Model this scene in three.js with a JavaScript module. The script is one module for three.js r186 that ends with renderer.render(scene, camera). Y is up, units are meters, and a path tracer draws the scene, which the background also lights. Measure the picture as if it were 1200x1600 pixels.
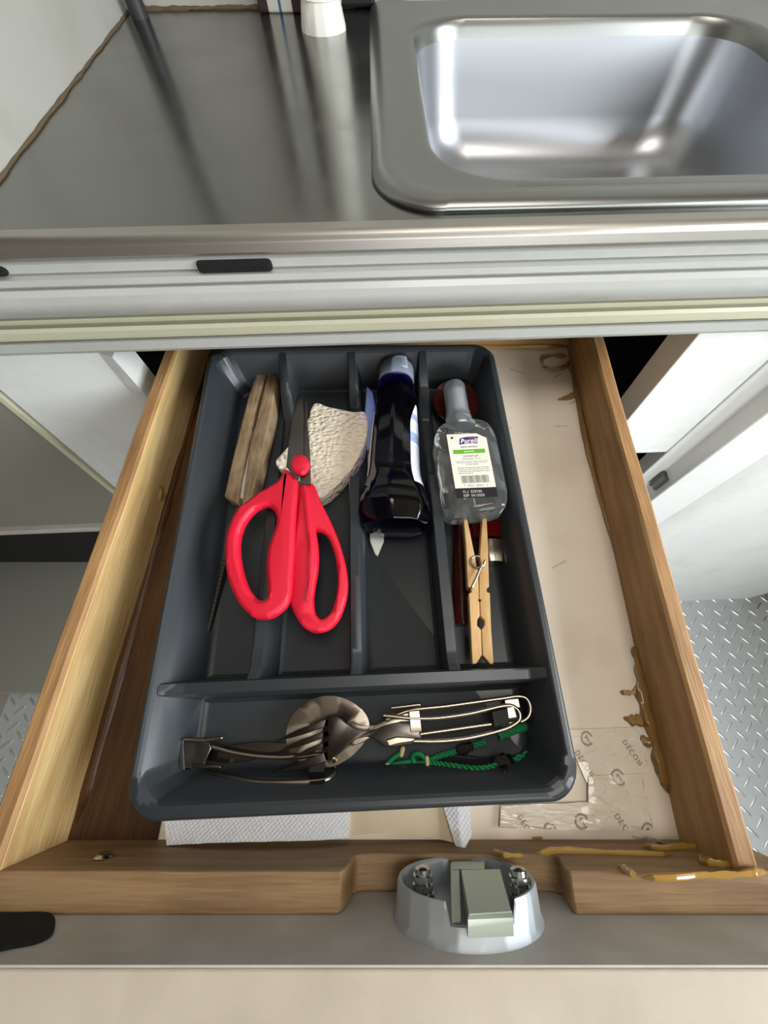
import * as THREE from 'three';
import { RoundedBoxGeometry } from 'three/addons/geometries/RoundedBoxGeometry.js';
import { mergeGeometries, mergeVertices, toCreasedNormals } from 'three/addons/utils/BufferGeometryUtils.js';
import { ImprovedNoise } from 'three/addons/math/ImprovedNoise.js';
import { RectAreaLightUniformsLib } from 'three/addons/lights/RectAreaLightUniformsLib.js';

// ---------------------------------------------------------------- camera, light, exposure
const scene = new THREE.Scene();
scene.background = new THREE.Color(0x9fb4c8);
const CH = 1.20, FPX = 577, PITCH = THREE.MathUtils.degToRad(64.5), CX = 632;   // camera height, focal length in pixels, tilt, lens shift
const camera = new THREE.PerspectiveCamera(2 * Math.atan(800 / FPX) * 180 / Math.PI, 0.75, 0.01, 20);
camera.position.set(0, CH, 0);
camera.rotation.set(-PITCH, 0, 0);
camera.setViewOffset(1200, 1600, 600 - CX, 0, 1200, 1600);
const renderer = new THREE.WebGLRenderer({ antialias: true });
renderer.toneMapping = THREE.LinearToneMapping;
renderer.toneMappingExposure = 1.04;
renderer.shadowMap.enabled = true;
RectAreaLightUniformsLib.init();
const WINDOW = { y: 1.52, z: 0.36, w: 0.9, h: 0.6, x: 1.16, power: 14, color: [0.90, 0.96, 1.0] };
const DOORLIGHT = { x: 0.5, y: 1.25, z: 1.36, w: 0.85, h: 1.0, power: 1.35, color: [0.94, 0.98, 1.0] };
const FILL_HATCH = { x: 0.22, z: 0.02, w: 0.42, d: 0.42, y: 2.11, power: 4.4, color: [1.0, 0.96, 0.90] };  // unseen hatch, added to brighten sink and drawer from above
{
  const w = new THREE.RectAreaLight(new THREE.Color().setRGB(...WINDOW.color), WINDOW.power, WINDOW.w, WINDOW.h);
  w.position.set(WINDOW.x - 0.012, WINDOW.y, WINDOW.z); w.lookAt(0, WINDOW.y, WINDOW.z); scene.add(w);
  const f = new THREE.RectAreaLight(new THREE.Color().setRGB(...DOORLIGHT.color), DOORLIGHT.power, DOORLIGHT.w, DOORLIGHT.h);
  f.position.set(DOORLIGHT.x, DOORLIGHT.y, DOORLIGHT.z - 0.032); f.lookAt(DOORLIGHT.x, DOORLIGHT.y, 0); scene.add(f);
  const h = new THREE.RectAreaLight(new THREE.Color().setRGB(...FILL_HATCH.color), FILL_HATCH.power, FILL_HATCH.w, FILL_HATCH.d);
  h.position.set(FILL_HATCH.x, FILL_HATCH.y - 0.012, FILL_HATCH.z); h.lookAt(FILL_HATCH.x, 0, FILL_HATCH.z); scene.add(h);
}

// ---------------------------------------------------------------- helpers
const V3 = (x, y, z) => new THREE.Vector3(x, y, z);
const sP = Math.sin(PITCH), cP = Math.cos(PITCH);
function V(u, v, d) { const x = (u - CX) / FPX, y = (v - 800) / FPX, t = d / (y * cP + sP); return V3(x * t, CH - d, t * (y * sP - cP)); }     // at depth d below the lens
function VZ(u, v, z) { const x = (u - CX) / FPX, y = (v - 800) / FPX, t = z / (y * sP - cP); return V3(x * t, CH - t * (y * cP + sP), z); }     // on a plane facing the viewer
const TH = 0.045;                                                     // the worktop run stands slightly turned
const toL = (p) => p.clone().applyAxisAngle(V3(0, 1, 0), -TH);
function L(u, v, d) { return toL(V(u, v, d)); }
function LZ(u, v, z) {                                                // pixel on plane z (run frame)
  const o = toL(VZ(u, v, -1).sub(V3(0, CH, 0))); const k = z / o.z; return V3(o.x * k, CH + o.y * k, z);
}
const run = (g) => g.rotateY(TH);
let seed = 7; const rnd = () => (seed = (seed * 16807) % 2147483647) / 2147483647;
const rr = (a, b) => a + (b - a) * rnd();
const PN = new ImprovedNoise();
const noise = (x, y, z = 0.37) => PN.noise(x, y, z);
const fbm = (x, y, z = 0.37, o = 4) => { let s = 0, a = 0.5, f = 1; for (let i = 0; i < o; i++) { s += a * PN.noise(x * f, y * f, z + i * 7.3); a *= 0.5; f *= 2.03; } return s; };
const names = {};
function numbered(n) { const k = names[n] = (names[n] ?? -1) + 1; return k ? `${n}_${String(k).padStart(3, '0')}` : n; }
function tag(o, label, category, group, kind) { if (label) o.userData.label = label; if (category) o.userData.category = category; if (group) o.userData.group = group; if (kind) o.userData.kind = kind; return o; }
function thing(name, label, category, base, group) {
  const o = new THREE.Group(); o.name = numbered(name); o.position.copy(base); o.userData.base = undefined; delete o.userData.base;
  tag(o, label, category, group); scene.add(o); return o;
}
const offs = (p) => { const q = V3(0, 0, 0); for (let o = p; o && o !== scene; o = o.parent) q.add(o.position); return q; };
function part(name, geom, mat, parent = scene, label) {               // geometry is given in world coordinates
  const g = Array.isArray(geom) ? merge(geom) : geom;
  if (parent !== scene) { const q = offs(parent); g.translate(-q.x, -q.y, -q.z); }
  const m = new THREE.Mesh(g, mat); m.name = parent === scene ? numbered(name) : name; m.castShadow = m.receiveShadow = true;
  if (label) m.userData.label = label;
  parent.add(m); return m;
}
function solo(name, geom, mat, label, category, group) {              // a thing that is one mesh, origin at its base
  const g = Array.isArray(geom) ? merge(geom) : geom; g.computeBoundingBox(); const b = g.boundingBox;
  const c = V3((b.min.x + b.max.x) / 2, b.min.y, (b.min.z + b.max.z) / 2); g.translate(-c.x, -c.y, -c.z);
  const m = new THREE.Mesh(g, mat); m.name = numbered(name); m.position.copy(c); m.castShadow = m.receiveShadow = true;
  tag(m, label, category, group); scene.add(m); return m;
}
function struct(name, geom, mat) { const m = part(name, geom, mat); m.name = name; m.userData.kind = 'structure'; return m; }
function merge(list) {
  const l = list.map((g) => { const n = g.index ? g.toNonIndexed() : g; for (const k of Object.keys(n.attributes)) if (!['position', 'normal', 'uv'].includes(k)) n.deleteAttribute(k); if (!n.attributes.uv) n.setAttribute('uv', new THREE.Float32BufferAttribute(new Float32Array(n.attributes.position.count * 2), 2)); return n; });
  return mergeGeometries(l);
}
function uvm(g, grain = 'x') {                                        // uv in metres by the dominant normal, u along the grain
  if (g.index) g = g.toNonIndexed();
  if (!g.attributes.normal) g.computeVertexNormals();
  const p = g.attributes.position, uv = new Float32Array(p.count * 2), a = V3(), b = V3(), c = V3();
  for (let i = 0; i < p.count; i += 3) {
    a.fromBufferAttribute(p, i); b.fromBufferAttribute(p, i + 1); c.fromBufferAttribute(p, i + 2);
    const n = b.clone().sub(a).cross(c.clone().sub(a)); const ax = Math.abs(n.x), ay = Math.abs(n.y), az = Math.abs(n.z);
    const drop = ax >= ay && ax >= az ? 'x' : ay >= az ? 'y' : 'z';
    let ks = ['x', 'y', 'z'].filter((k) => k !== drop); if (ks[1] === grain) ks.reverse();
    [a, b, c].forEach((q, j) => { uv[(i + j) * 2] = q[ks[0]] + 0.35 + (drop === grain ? 0.013 : 0); uv[(i + j) * 2 + 1] = q[ks[1]] + (drop === 'y' ? 0.05 : 0); });
  }
  g.setAttribute('uv', new THREE.BufferAttribute(uv, 2)); return g;
}
function crease(g, a = 0.6) { g = g.clone(); g.deleteAttribute('uv'); g.deleteAttribute('normal'); return toCreasedNormals(mergeVertices(g, 1e-6), a); }
function box(x0, x1, y0, y1, z0, z1, r = 0.001, grain = 'x') {
  const g = new RoundedBoxGeometry(x1 - x0, y1 - y0, z1 - z0, 2, Math.min(r, (x1 - x0) / 2.01, (y1 - y0) / 2.01, (z1 - z0) / 2.01)); g.translate((x0 + x1) / 2, (y0 + y1) / 2, (z0 + z1) / 2); return uvm(g, grain);
}
function hexa(p, grain = 'x') {                                       // 8 corners: 4 of one face, then the 4 opposite
  const f = [[0, 1, 2, 3], [7, 6, 5, 4], [0, 4, 5, 1], [1, 5, 6, 2], [2, 6, 7, 3], [3, 7, 4, 0]], o = [];
  for (const [a, b, c, d] of f) for (const i of [a, b, c, a, c, d]) o.push(p[i].x, p[i].y, p[i].z);
  const g = new THREE.BufferGeometry(); g.setAttribute('position', new THREE.Float32BufferAttribute(o, 3)); g.computeVertexNormals(); return uvm(g, grain);
}
function loft(rings, { closed = true, capA = true, capB = true, crs = 0.7, loop = false } = {}) {
  const n = rings[0].length, m = rings.length, pos = [], idx = [];
  for (const r of rings) for (const p of r) pos.push(p.x, p.y, p.z);
  const mm = loop ? m : m - 1, nn = closed ? n : n - 1;
  for (let i = 0; i < mm; i++) for (let j = 0; j < nn; j++) {
    const a = i * n + j, b = i * n + (j + 1) % n, i2 = (i + 1) % m, c = i2 * n + j, d = i2 * n + (j + 1) % n; idx.push(a, b, d, a, d, c);
  }
  const cap = (i, flip) => { const c = V3(); rings[i].forEach((p) => c.add(p)); c.multiplyScalar(1 / n); const k = pos.length / 3; pos.push(c.x, c.y, c.z); for (let j = 0; j < n; j++) { const a = i * n + j, b = i * n + (j + 1) % n; flip ? idx.push(k, b, a) : idx.push(k, a, b); } };
  if (closed && !loop && capA) cap(0, true); if (closed && !loop && capB) cap(m - 1, false);
  let vol = 0; for (let i = 0; i < idx.length; i += 3) { const [a, b, c] = [idx[i] * 3, idx[i + 1] * 3, idx[i + 2] * 3], o = [pos[0], pos[1], pos[2]]; const A = [0, 1, 2].map((k) => pos[a + k] - o[k]), B = [0, 1, 2].map((k) => pos[b + k] - o[k]), C = [0, 1, 2].map((k) => pos[c + k] - o[k]); vol += A[0] * (B[1] * C[2] - B[2] * C[1]) - A[1] * (B[0] * C[2] - B[2] * C[0]) + A[2] * (B[0] * C[1] - B[1] * C[0]); }
  if (vol < 0 && closed) for (let i = 0; i < idx.length; i += 3) { const q = idx[i + 1]; idx[i + 1] = idx[i + 2]; idx[i + 2] = q; }
  const g = new THREE.BufferGeometry(); g.setAttribute('position', new THREE.Float32BufferAttribute(pos, 3)); g.setIndex(idx);
  return crs ? toCreasedNormals(g, crs) : (g.computeVertexNormals(), g);
}
function smoothLine(pts, n, closed = false, tension = 0.5) { return new THREE.CatmullRomCurve3(pts, closed, 'centripetal', tension).getPoints(n); }
function tube(pts, r, { n = 60, rad = 8, closed = false, smooth = true } = {}) {
  const c = smooth ? new THREE.CatmullRomCurve3(pts, closed, 'centripetal') : new THREE.CatmullRomCurve3(pts, closed, 'catmullrom', 0.02);
  const g = new THREE.TubeGeometry(c, n, r, rad, closed); if (closed) return g;
  const caps = [0, 1].map((k) => { const s = new THREE.SphereGeometry(r, rad, 6); const p = c.getPoint(k); s.translate(p.x, p.y, p.z); return s; });
  return merge([g, ...caps]);
}
function blob(pts, radii, { rad = 10, flat = 0.55, wob = 0.25, sd = 1 } = {}) {   // a bead of glue along a line
  const n = pts.length * 5, line = smoothLine(pts, n), rings = [];
  for (let i = 0; i <= n; i++) {
    const k = i / n * (radii.length - 1), a = Math.floor(k), b = Math.min(a + 1, radii.length - 1); let r = radii[a] + (radii[b] - radii[a]) * (k - a);
    r *= 1 + wob * noise(i * 0.37, sd * 3.1) * 2; if (i === 0 || i === n) r *= 0.15; else if (i === 1 || i === n - 1) r *= 0.7;
    const t = line[Math.min(i + 1, n)].clone().sub(line[Math.max(i - 1, 0)]).normalize(); const up = Math.abs(t.y) > 0.8 ? V3(0, 0, 1) : V3(0, 1, 0); const s = t.clone().cross(up).normalize(); const u = s.clone().cross(t).normalize();
    const ring = []; for (let j = 0; j < rad; j++) { const q = j / rad * Math.PI * 2; ring.push(line[i].clone().addScaledVector(s, Math.cos(q) * r).addScaledVector(u, Math.sin(q) * r * flat)); }
    rings.push(ring);
  }
  return loft(rings, { crs: 2 });
}
// an outline seen at depth dTop becomes a slab of real thickness
function slab(px, dTop, thick, { holes = [], bevel = 0.001, seg = 3, smooth = true, n = 5, frame = V } = {}) {
  const conv = (l) => { const p = l.map(([u, v]) => { const q = frame(u, v, dTop); return V3(q.x, -q.z, 0); }); const s = smooth ? smoothLine(p, p.length * n, true).slice(0, -1) : p; return s.map((q) => new THREE.Vector2(q.x, q.y)); };
  const ccw = (l) => THREE.ShapeUtils.isClockWise(l) ? l.reverse() : l;
  const sh = new THREE.Shape(ccw(conv(px))); for (const h of holes) sh.holes.push(new THREE.Path(ccw(conv(h)).reverse()));
  const g = new THREE.ExtrudeGeometry(sh, { depth: thick - 2 * bevel, bevelEnabled: true, bevelThickness: bevel, bevelSize: bevel, bevelOffset: -bevel, bevelSegments: seg, steps: 1, curveSegments: 4 });
  g.rotateX(-Math.PI / 2); g.translate(0, CH - dTop - thick + bevel, 0); return crease(g, 0.75);
}
const zo = (ox, oy, s) => ([x, y]) => [ox + x * s, oy + y * s];       // zoomed reading back to photograph pixels
function tex(w, h, fn, repeat = [1, 1], srgb = true) {
  const d = new Uint8Array(w * h * 4);
  for (let y = 0; y < h; y++) for (let x = 0; x < w; x++) { const c = fn(x / w, y / h); const k = (y * w + x) * 4; for (let j = 0; j < 3; j++) d[k + j] = Math.max(0, Math.min(255, (c.length ? c[j] : c) * 255)); d[k + 3] = 255; }
  const t = new THREE.DataTexture(d, w, h); t.wrapS = t.wrapT = THREE.RepeatWrapping; t.magFilter = THREE.LinearFilter; t.minFilter = THREE.LinearMipmapLinearFilter; t.generateMipmaps = true; if (srgb) t.colorSpace = THREE.SRGBColorSpace; t.repeat.set(...repeat); t.needsUpdate = true; return t;
}
const mix3 = (a, b, t) => a.map((x, i) => x + (b[i] - x) * t);
const c255 = (...c) => c.map((x) => x / 255);
const clamp01 = (x) => Math.max(0, Math.min(1, x));

// ---------------------------------------------------------------- materials
function woodTex(light, dark, sd, size = [0.72, 0.14]) {
  return tex(1024, 288, (u, v) => {
    const x = u * 8.6, y = v; const warp = fbm(x * 0.7, y * 5, sd) * 0.12;
    const rings = 0.5 + 0.5 * Math.sin((y + warp) * 70 + fbm(x * 0.4, y * 3, sd + 9) * 9);
    const fine = fbm(x * 3, y * 190, sd + 3, 3), blot = fbm(x * 1.1, y * 4, sd + 5);
    return mix3(light, dark, clamp01(0.30 + 0.22 * (rings - 0.5) + fine * 0.55 + blot * 0.75));
  }, [1 / size[0], 1 / size[1]]);
}
const woodBump = tex(512, 256, (u, v) => 0.5 + 0.5 * fbm(u * 14, v * 90, 4.4, 3), [1 / 0.3, 1 / 0.1], false);
const std = (o) => new THREE.MeshStandardMaterial(o), phy = (o) => new THREE.MeshPhysicalMaterial(o);
const M = {};
M.pine = std({ map: woodTex(c255(214, 184, 128), c255(172, 130, 76), 1.7), roughness: 0.62, bumpMap: woodBump, bumpScale: 0.0004 });
M.pineBrown = std({ map: woodTex(c255(182, 142, 94), c255(128, 88, 50), 6.2), roughness: 0.6, bumpMap: woodBump, bumpScale: 0.0004 });
M.oldWood = std({ map: woodTex(c255(168, 136, 98), c255(112, 84, 54), 12.2), roughness: 0.6, bumpMap: woodBump, bumpScale: 0.0005 });
M.stainAndShade = std({ map: woodTex(c255(84, 54, 24), c255(42, 26, 11), 41), roughness: 0.45, bumpMap: woodBump, bumpScale: 0.0004 });  // brown of glue stain, with shade beside the tray put into the colour
M.clothespin = std({ map: woodTex(c255(226, 186, 130), c255(206, 160, 100), 3.1, [0.12, 0.04]), roughness: 0.6 });
M.greyWood = std({ map: woodTex(c255(176, 152, 120), c255(112, 88, 62), 21, [0.16, 0.05]), roughness: 0.7, bumpMap: woodBump, bumpScale: 0.0005 });
const scuffs = Array.from({ length: 70 }, () => [rnd(), rnd(), rr(0.004, 0.02), rr(-0.6, 0.6), rnd()]);
M.drawerBottom = std({ roughness: 0.5, map: tex(768, 768, (u, v) => {
  let s = clamp01(fbm(u * 7, v * 7, 2) * 0.35); for (const [a, b, l, q, k] of scuffs) { const dx = u - a, dy = v - b, x = dx * Math.cos(q) + dy * Math.sin(q), y = -dx * Math.sin(q) + dy * Math.cos(q); if (Math.abs(x) < l && Math.abs(y) < 0.0016) s = Math.max(s, 0.25 + 0.4 * k); }
  const edge = clamp01((u - 0.955) * 26 + fbm(u * 20, v * 20, 8) * 0.9); return mix3(mix3(c255(240, 226, 206), c255(164, 138, 112), s), c255(150, 112, 62), edge * 0.8);
}, [1 / 0.4, 1 / 0.4]) });
const plasticBump = tex(256, 256, () => rnd(), [1 / 0.05, 1 / 0.05], false);
M.tray = std({ color: 0x303438, roughness: 0.34, bumpMap: plasticBump, bumpScale: 0.00008 });
const brushed = tex(512, 512, (u, v) => 0.5 + 0.35 * fbm(u * 5, v * 150, 3, 3) + 0.25 * fbm(u * 6, v * 6, 5), [1 / 0.25, 1 / 0.25], false);
const steelRough = tex(256, 256, (u, v) => { const k = 0.8 + 0.5 * fbm(u * 5, v * 5, 3); return [k, k, k]; }, [1 / 0.3, 1 / 0.3], false);
M.nosing = phy({ color: 0xb4b0a8, metalness: 1, roughness: 0.42, bumpMap: brushed, bumpScale: 0.00006 });
M.rim = phy({ color: 0x8f908c, metalness: 1, roughness: 0.34 });
M.counter = phy({ color: 0x868682, metalness: 1, roughness: 0.27, roughnessMap: steelRough, bumpMap: brushed, bumpScale: 0.00006 });
M.sink = phy({ color: 0xb4b6ba, metalness: 1, roughness: 0.36 });
const dirt = tex(512, 512, (u, v) => { const s = clamp01(fbm(u * 6, v * 6, 4) * 0.5 + fbm(u * 40, v * 40, 6) * 0.25); return mix3(c255(232, 233, 230), c255(200, 196, 186), s); }, [1 / 0.5, 1 / 0.5]);
M.white = std({ map: dirt, roughness: 0.28 });
M.trim = std({ map: dirt, color: 0xc4c4c1, roughness: 0.3 });
M.cream = std({ color: 0xcbc8ae, roughness: 0.4 });
M.wall = std({ map: tex(512, 512, (u, v) => { const s = clamp01(fbm(u * 8, v * 8, 14) * 0.7); return mix3(c255(168, 166, 158), c255(138, 134, 122), s); }, [1 / 0.6, 1 / 0.6]), roughness: 0.55 });
M.ceiling = std({ color: 0x6b5b48, roughness: 0.7 });
M.farWall = std({ color: 0x847c70, roughness: 0.7 });
M.greyPaint = std({ map: tex(256, 256, (u, v) => { const s = 0.5 + fbm(u * 9, v * 9, 24) + (rnd() - 0.5) * 0.12; return mix3(c255(196, 192, 186), c255(172, 168, 162), clamp01(s)); }, [1 / 0.25, 1 / 0.25]), roughness: 0.5 });
M.greyPanel = std({ color: 0x85847a, roughness: 0.5 });
M.frontEdge = std({ map: tex(256, 256, (u, v) => { const s = 0.5 + fbm(u * 9, v * 9, 34) * 0.8 + (rnd() - 0.5) * 0.12; return mix3(c255(196, 184, 166), c255(176, 164, 146), clamp01(s)); }, [1 / 0.25, 1 / 0.25]), roughness: 0.5 });
M.dark = std({ color: 0x15120f, roughness: 0.9 });
M.interior = std({ color: 0x0e0b0a, roughness: 0.9 });  // near black: darkness of the unlit cabinet put into the colour
M.felt = std({ color: 0x0c0a0a, roughness: 0.95, bumpMap: plasticBump, bumpScale: 0.001 });
M.caulk = std({ map: tex(256, 64, (u, v) => mix3(c255(120, 104, 78), c255(50, 40, 28), clamp01(0.5 + fbm(u * 18, v * 4, 2))), [1 / 0.2, 1 / 0.05]), roughness: 0.8 });
M.zinc = std({ color: 0xb4babf, metalness: 0.55, roughness: 0.5, bumpMap: plasticBump, bumpScale: 0.0001 });
M.zincGreen = std({ color: 0xc6d0c2, metalness: 0.35, roughness: 0.35 });
M.chrome = std({ color: 0xc4c4c4, metalness: 1, roughness: 0.16 });
M.steelWire = std({ color: 0xbdb09c, metalness: 1, roughness: 0.24 });
M.steelDark = std({ color: 0x787470, metalness: 1, roughness: 0.24 });
M.forkSteel = std({ color: 0x55514d, metalness: 1, roughness: 0.2 });
M.spoonSteel = std({ color: 0xa0978a, metalness: 1, roughness: 0.26 });
M.blade = std({ color: 0x74706b, metalness: 1, roughness: 0.34, bumpMap: brushed, bumpScale: 0.0001 });
M.glue = phy({ color: 0xc79d48, roughness: 0.16, clearcoat: 1, clearcoatRoughness: 0.08, transmission: 0.25, thickness: 0.003, ior: 1.5, attenuationColor: new THREE.Color(0.75, 0.42, 0.08), attenuationDistance: 0.004 });
M.glueDark = phy({ color: 0x9a7644, roughness: 0.3, clearcoat: 0.6 });
M.red = std({ color: 0xdb1233, roughness: 0.5 });
const cells = Array.from({ length: 260 }, () => [rnd(), rnd()]);
M.sponge = std({ color: 0xfff2dc, roughness: 0.95, bumpMap: tex(256, 256, (u, v) => { let d = 1; for (const [a, b] of cells) { let x = Math.abs(u - a), y = Math.abs(v - b); x = Math.min(x, 1 - x); y = Math.min(y, 1 - y); d = Math.min(d, x * x + y * y * 2.2); } return clamp01(1 - Math.sqrt(d) * 17 + 0.2 * noise(u * 30, v * 30)); }, [1 / 0.05, 1 / 0.05], false), bumpScale: 0.0012 });
M.paper = std({ map: tex(256, 256, (u, v) => { const s = 0.5 + 0.5 * Math.sin(u * 6.283 * 24) * Math.sin(v * 6.283 * 24); return mix3(c255(238, 238, 238), c255(224, 224, 226), s); }, [1 / 0.05, 1 / 0.05]), roughness: 0.95, bumpMap: tex(256, 256, (u, v) => 0.5 + 0.25 * Math.sin(u * 6.283 * 20) * Math.sin(v * 6.283 * 20) + 0.3 * fbm(u * 9, v * 9, 3), [1 / 0.05, 1 / 0.05], false), bumpScale: 0.00045 });
M.paperShade = std({ color: 0xd8c6a8, roughness: 0.9 });  // white towel's lower layer, its shade put into a tan colour
M.soap = phy({ color: 0xffffff, roughness: 0.06, transmission: 1, thickness: 0.03, ior: 1.42, attenuationColor: new THREE.Color(0.24, 0.13, 0.60), attenuationDistance: 0.011 });
M.capGrey = phy({ color: 0x7d8797, roughness: 0.28, clearcoat: 0.4 });
M.clear = phy({ color: 0xffffff, roughness: 0.03, transmission: 0.955, thickness: 0.02, ior: 1.4, attenuationColor: new THREE.Color(0.85, 0.9, 0.87), attenuationDistance: 0.08 });
M.frost = phy({ color: 0xc2c8d0, roughness: 0.3, transmission: 0.8, thickness: 0.003, ior: 1.4 });
M.redPlastic = phy({ color: 0x7a0a10, roughness: 0.15, transmission: 0.5, thickness: 0.008, ior: 1.45, attenuationColor: new THREE.Color(0.5, 0.02, 0.02), attenuationDistance: 0.006 });
M.spoonWood = std({ map: woodTex(c255(84, 30, 22), c255(44, 13, 12), 31, [0.12, 0.04]), roughness: 0.28 });
M.whitePlastic = std({ color: 0xe4e2d8, roughness: 0.4 });
M.bluePlastic = std({ color: 0x9fb0dc, roughness: 0.35 });
M.green = std({ color: 0x12804a, roughness: 0.8 });
M.black = std({ color: 0x101012, roughness: 0.6 });
M.packet = phy({ color: 0xe7dac6, roughness: 0.3, transmission: 0.35, thickness: 0 });

// ---------------------------------------------------------------- the room
const ROOM = { x0: -1.15, x1: 1.15, z0: -0.66, z1: 1.35, h: 2.1 };
struct('floor', uvm(box(ROOM.x0 - 0.1, ROOM.x1 + 0.1, -0.06, 0, ROOM.z0 - 0.1, ROOM.z1 + 0.1, 0.001)), M.floorSteel = phy({ color: 0xd2d6d8, metalness: 0.45, roughness: 0.42, bumpMap: brushed, bumpScale: 0.0001 }));
{ // raised tread marks of the floor plate
  const floor = scene.getObjectByName('floor'); const proto = new THREE.SphereGeometry(1, 10, 5, 0, Math.PI * 2, 0, Math.PI / 2); const list = [];
  const P = 0.056, Q = 0.021;
  for (let i = 0; i < 42; i++) for (let j = 0; j < 60; j++) {
    const x = -1.13 + i * P + (j % 2) * P / 2, z = -0.3 + j * Q; if (z > 0.9) continue;
    const g = proto.clone(); g.scale(0.0185, 0.0032, 0.0036); g.rotateY((j % 2 ? 1 : -1) * 0.75); g.translate(x, 0, z); list.push(g);
  }
  part('tread_mark', list, std({ color: 0xe4e6e6, metalness: 0.8, roughness: 0.25 }), floor).userData.kind = 'stuff';
}
struct('ceiling', [box(ROOM.x0 - 0.1, ROOM.x1 + 0.1, ROOM.h + 0.02, ROOM.h + 0.08, ROOM.z0 - 0.1, ROOM.z1 + 0.1)], M.ceiling);
struct('wall_back', box(ROOM.x0 - 0.1, ROOM.x1 + 0.1, 0, ROOM.h + 0.02, ROOM.z0 - 0.1, ROOM.z0 - 0.035), M.wall);
struct('wall_front', box(ROOM.x0 - 0.1, ROOM.x1 + 0.1, 0, ROOM.h + 0.02, ROOM.z1, ROOM.z1 + 0.06), M.farWall);
struct('wall_right', box(ROOM.x1 + 0.02, ROOM.x1 + 0.08, 0, ROOM.h + 0.02, ROOM.z0 - 0.1, ROOM.z1), M.wall);
struct('wall_outer_left', box(ROOM.x0 - 0.08, ROOM.x0, 0, ROOM.h + 0.02, ROOM.z0 - 0.1, ROOM.z1), M.farWall);
{ // frosted windows letting daylight in, and an added unseen roof hatch as overhead fill
  const glow = std({ color: 0x000000, emissive: new THREE.Color().setRGB(...WINDOW.color), emissiveIntensity: 4 });
  const w = thing('window', '', '', V3(WINDOW.x, WINDOW.y - WINDOW.h / 2 - 0.04, WINDOW.z)); w.name = 'window_1'; delete w.userData.label; w.userData.kind = 'structure';
  const { y, z, h } = WINDOW, hw = WINDOW.w / 2, hh = h / 2;
  part('window_pane', box(WINDOW.x, WINDOW.x + 0.006, y - hh, y + hh, z - hw, z + hw), glow, w);
  part('window_frame', [box(WINDOW.x - 0.02, WINDOW.x + 0.01, y + hh, y + hh + 0.04, z - hw - 0.04, z + hw + 0.04), box(WINDOW.x - 0.02, WINDOW.x + 0.01, y - hh - 0.04, y - hh, z - hw - 0.04, z + hw + 0.04), box(WINDOW.x - 0.02, WINDOW.x + 0.01, y - hh, y + hh, z - hw - 0.04, z - hw), box(WINDOW.x - 0.02, WINDOW.x + 0.01, y - hh, y + hh, z + hw, z + hw + 0.04)], M.white, w);
  const glow3 = std({ color: 0x000000, emissive: new THREE.Color().setRGB(...DOORLIGHT.color), emissiveIntensity: 4 });
  const e = thing('window', '', '', V3(DOORLIGHT.x, DOORLIGHT.y - DOORLIGHT.h / 2, DOORLIGHT.z)); e.name = 'window_3'; e.userData.kind = 'structure';
  { const D = DOORLIGHT, a = D.w / 2, b = D.h / 2, z0 = D.z - 0.03, z1 = D.z - 0.008; part('window_pane', box(D.x - a, D.x + a, D.y - b, D.y + b, D.z - 0.022, D.z - 0.014), glow3, e);
    part('window_frame', [box(D.x - a - 0.04, D.x + a + 0.04, D.y + b, D.y + b + 0.04, z0, z1), box(D.x - a - 0.04, D.x + a + 0.04, D.y - b - 0.04, D.y - b, z0, z1), box(D.x - a - 0.04, D.x - a, D.y - b, D.y + b, z0, z1), box(D.x + a, D.x + a + 0.04, D.y - b, D.y + b, z0, z1)], M.white, e); }
  const glow2 = std({ color: 0x000000, emissive: new THREE.Color().setRGB(...FILL_HATCH.color), emissiveIntensity: 4 });
  const q = thing('window', '', '', V3(FILL_HATCH.x, FILL_HATCH.y, FILL_HATCH.z)); q.name = 'window_2'; q.userData.kind = 'structure';
  part('fill_hatch_pane', box(FILL_HATCH.x - FILL_HATCH.w / 2, FILL_HATCH.x + FILL_HATCH.w / 2, FILL_HATCH.y, FILL_HATCH.y + 0.006, FILL_HATCH.z - FILL_HATCH.d / 2, FILL_HATCH.z + FILL_HATCH.d / 2), glow2, q);
}

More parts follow.
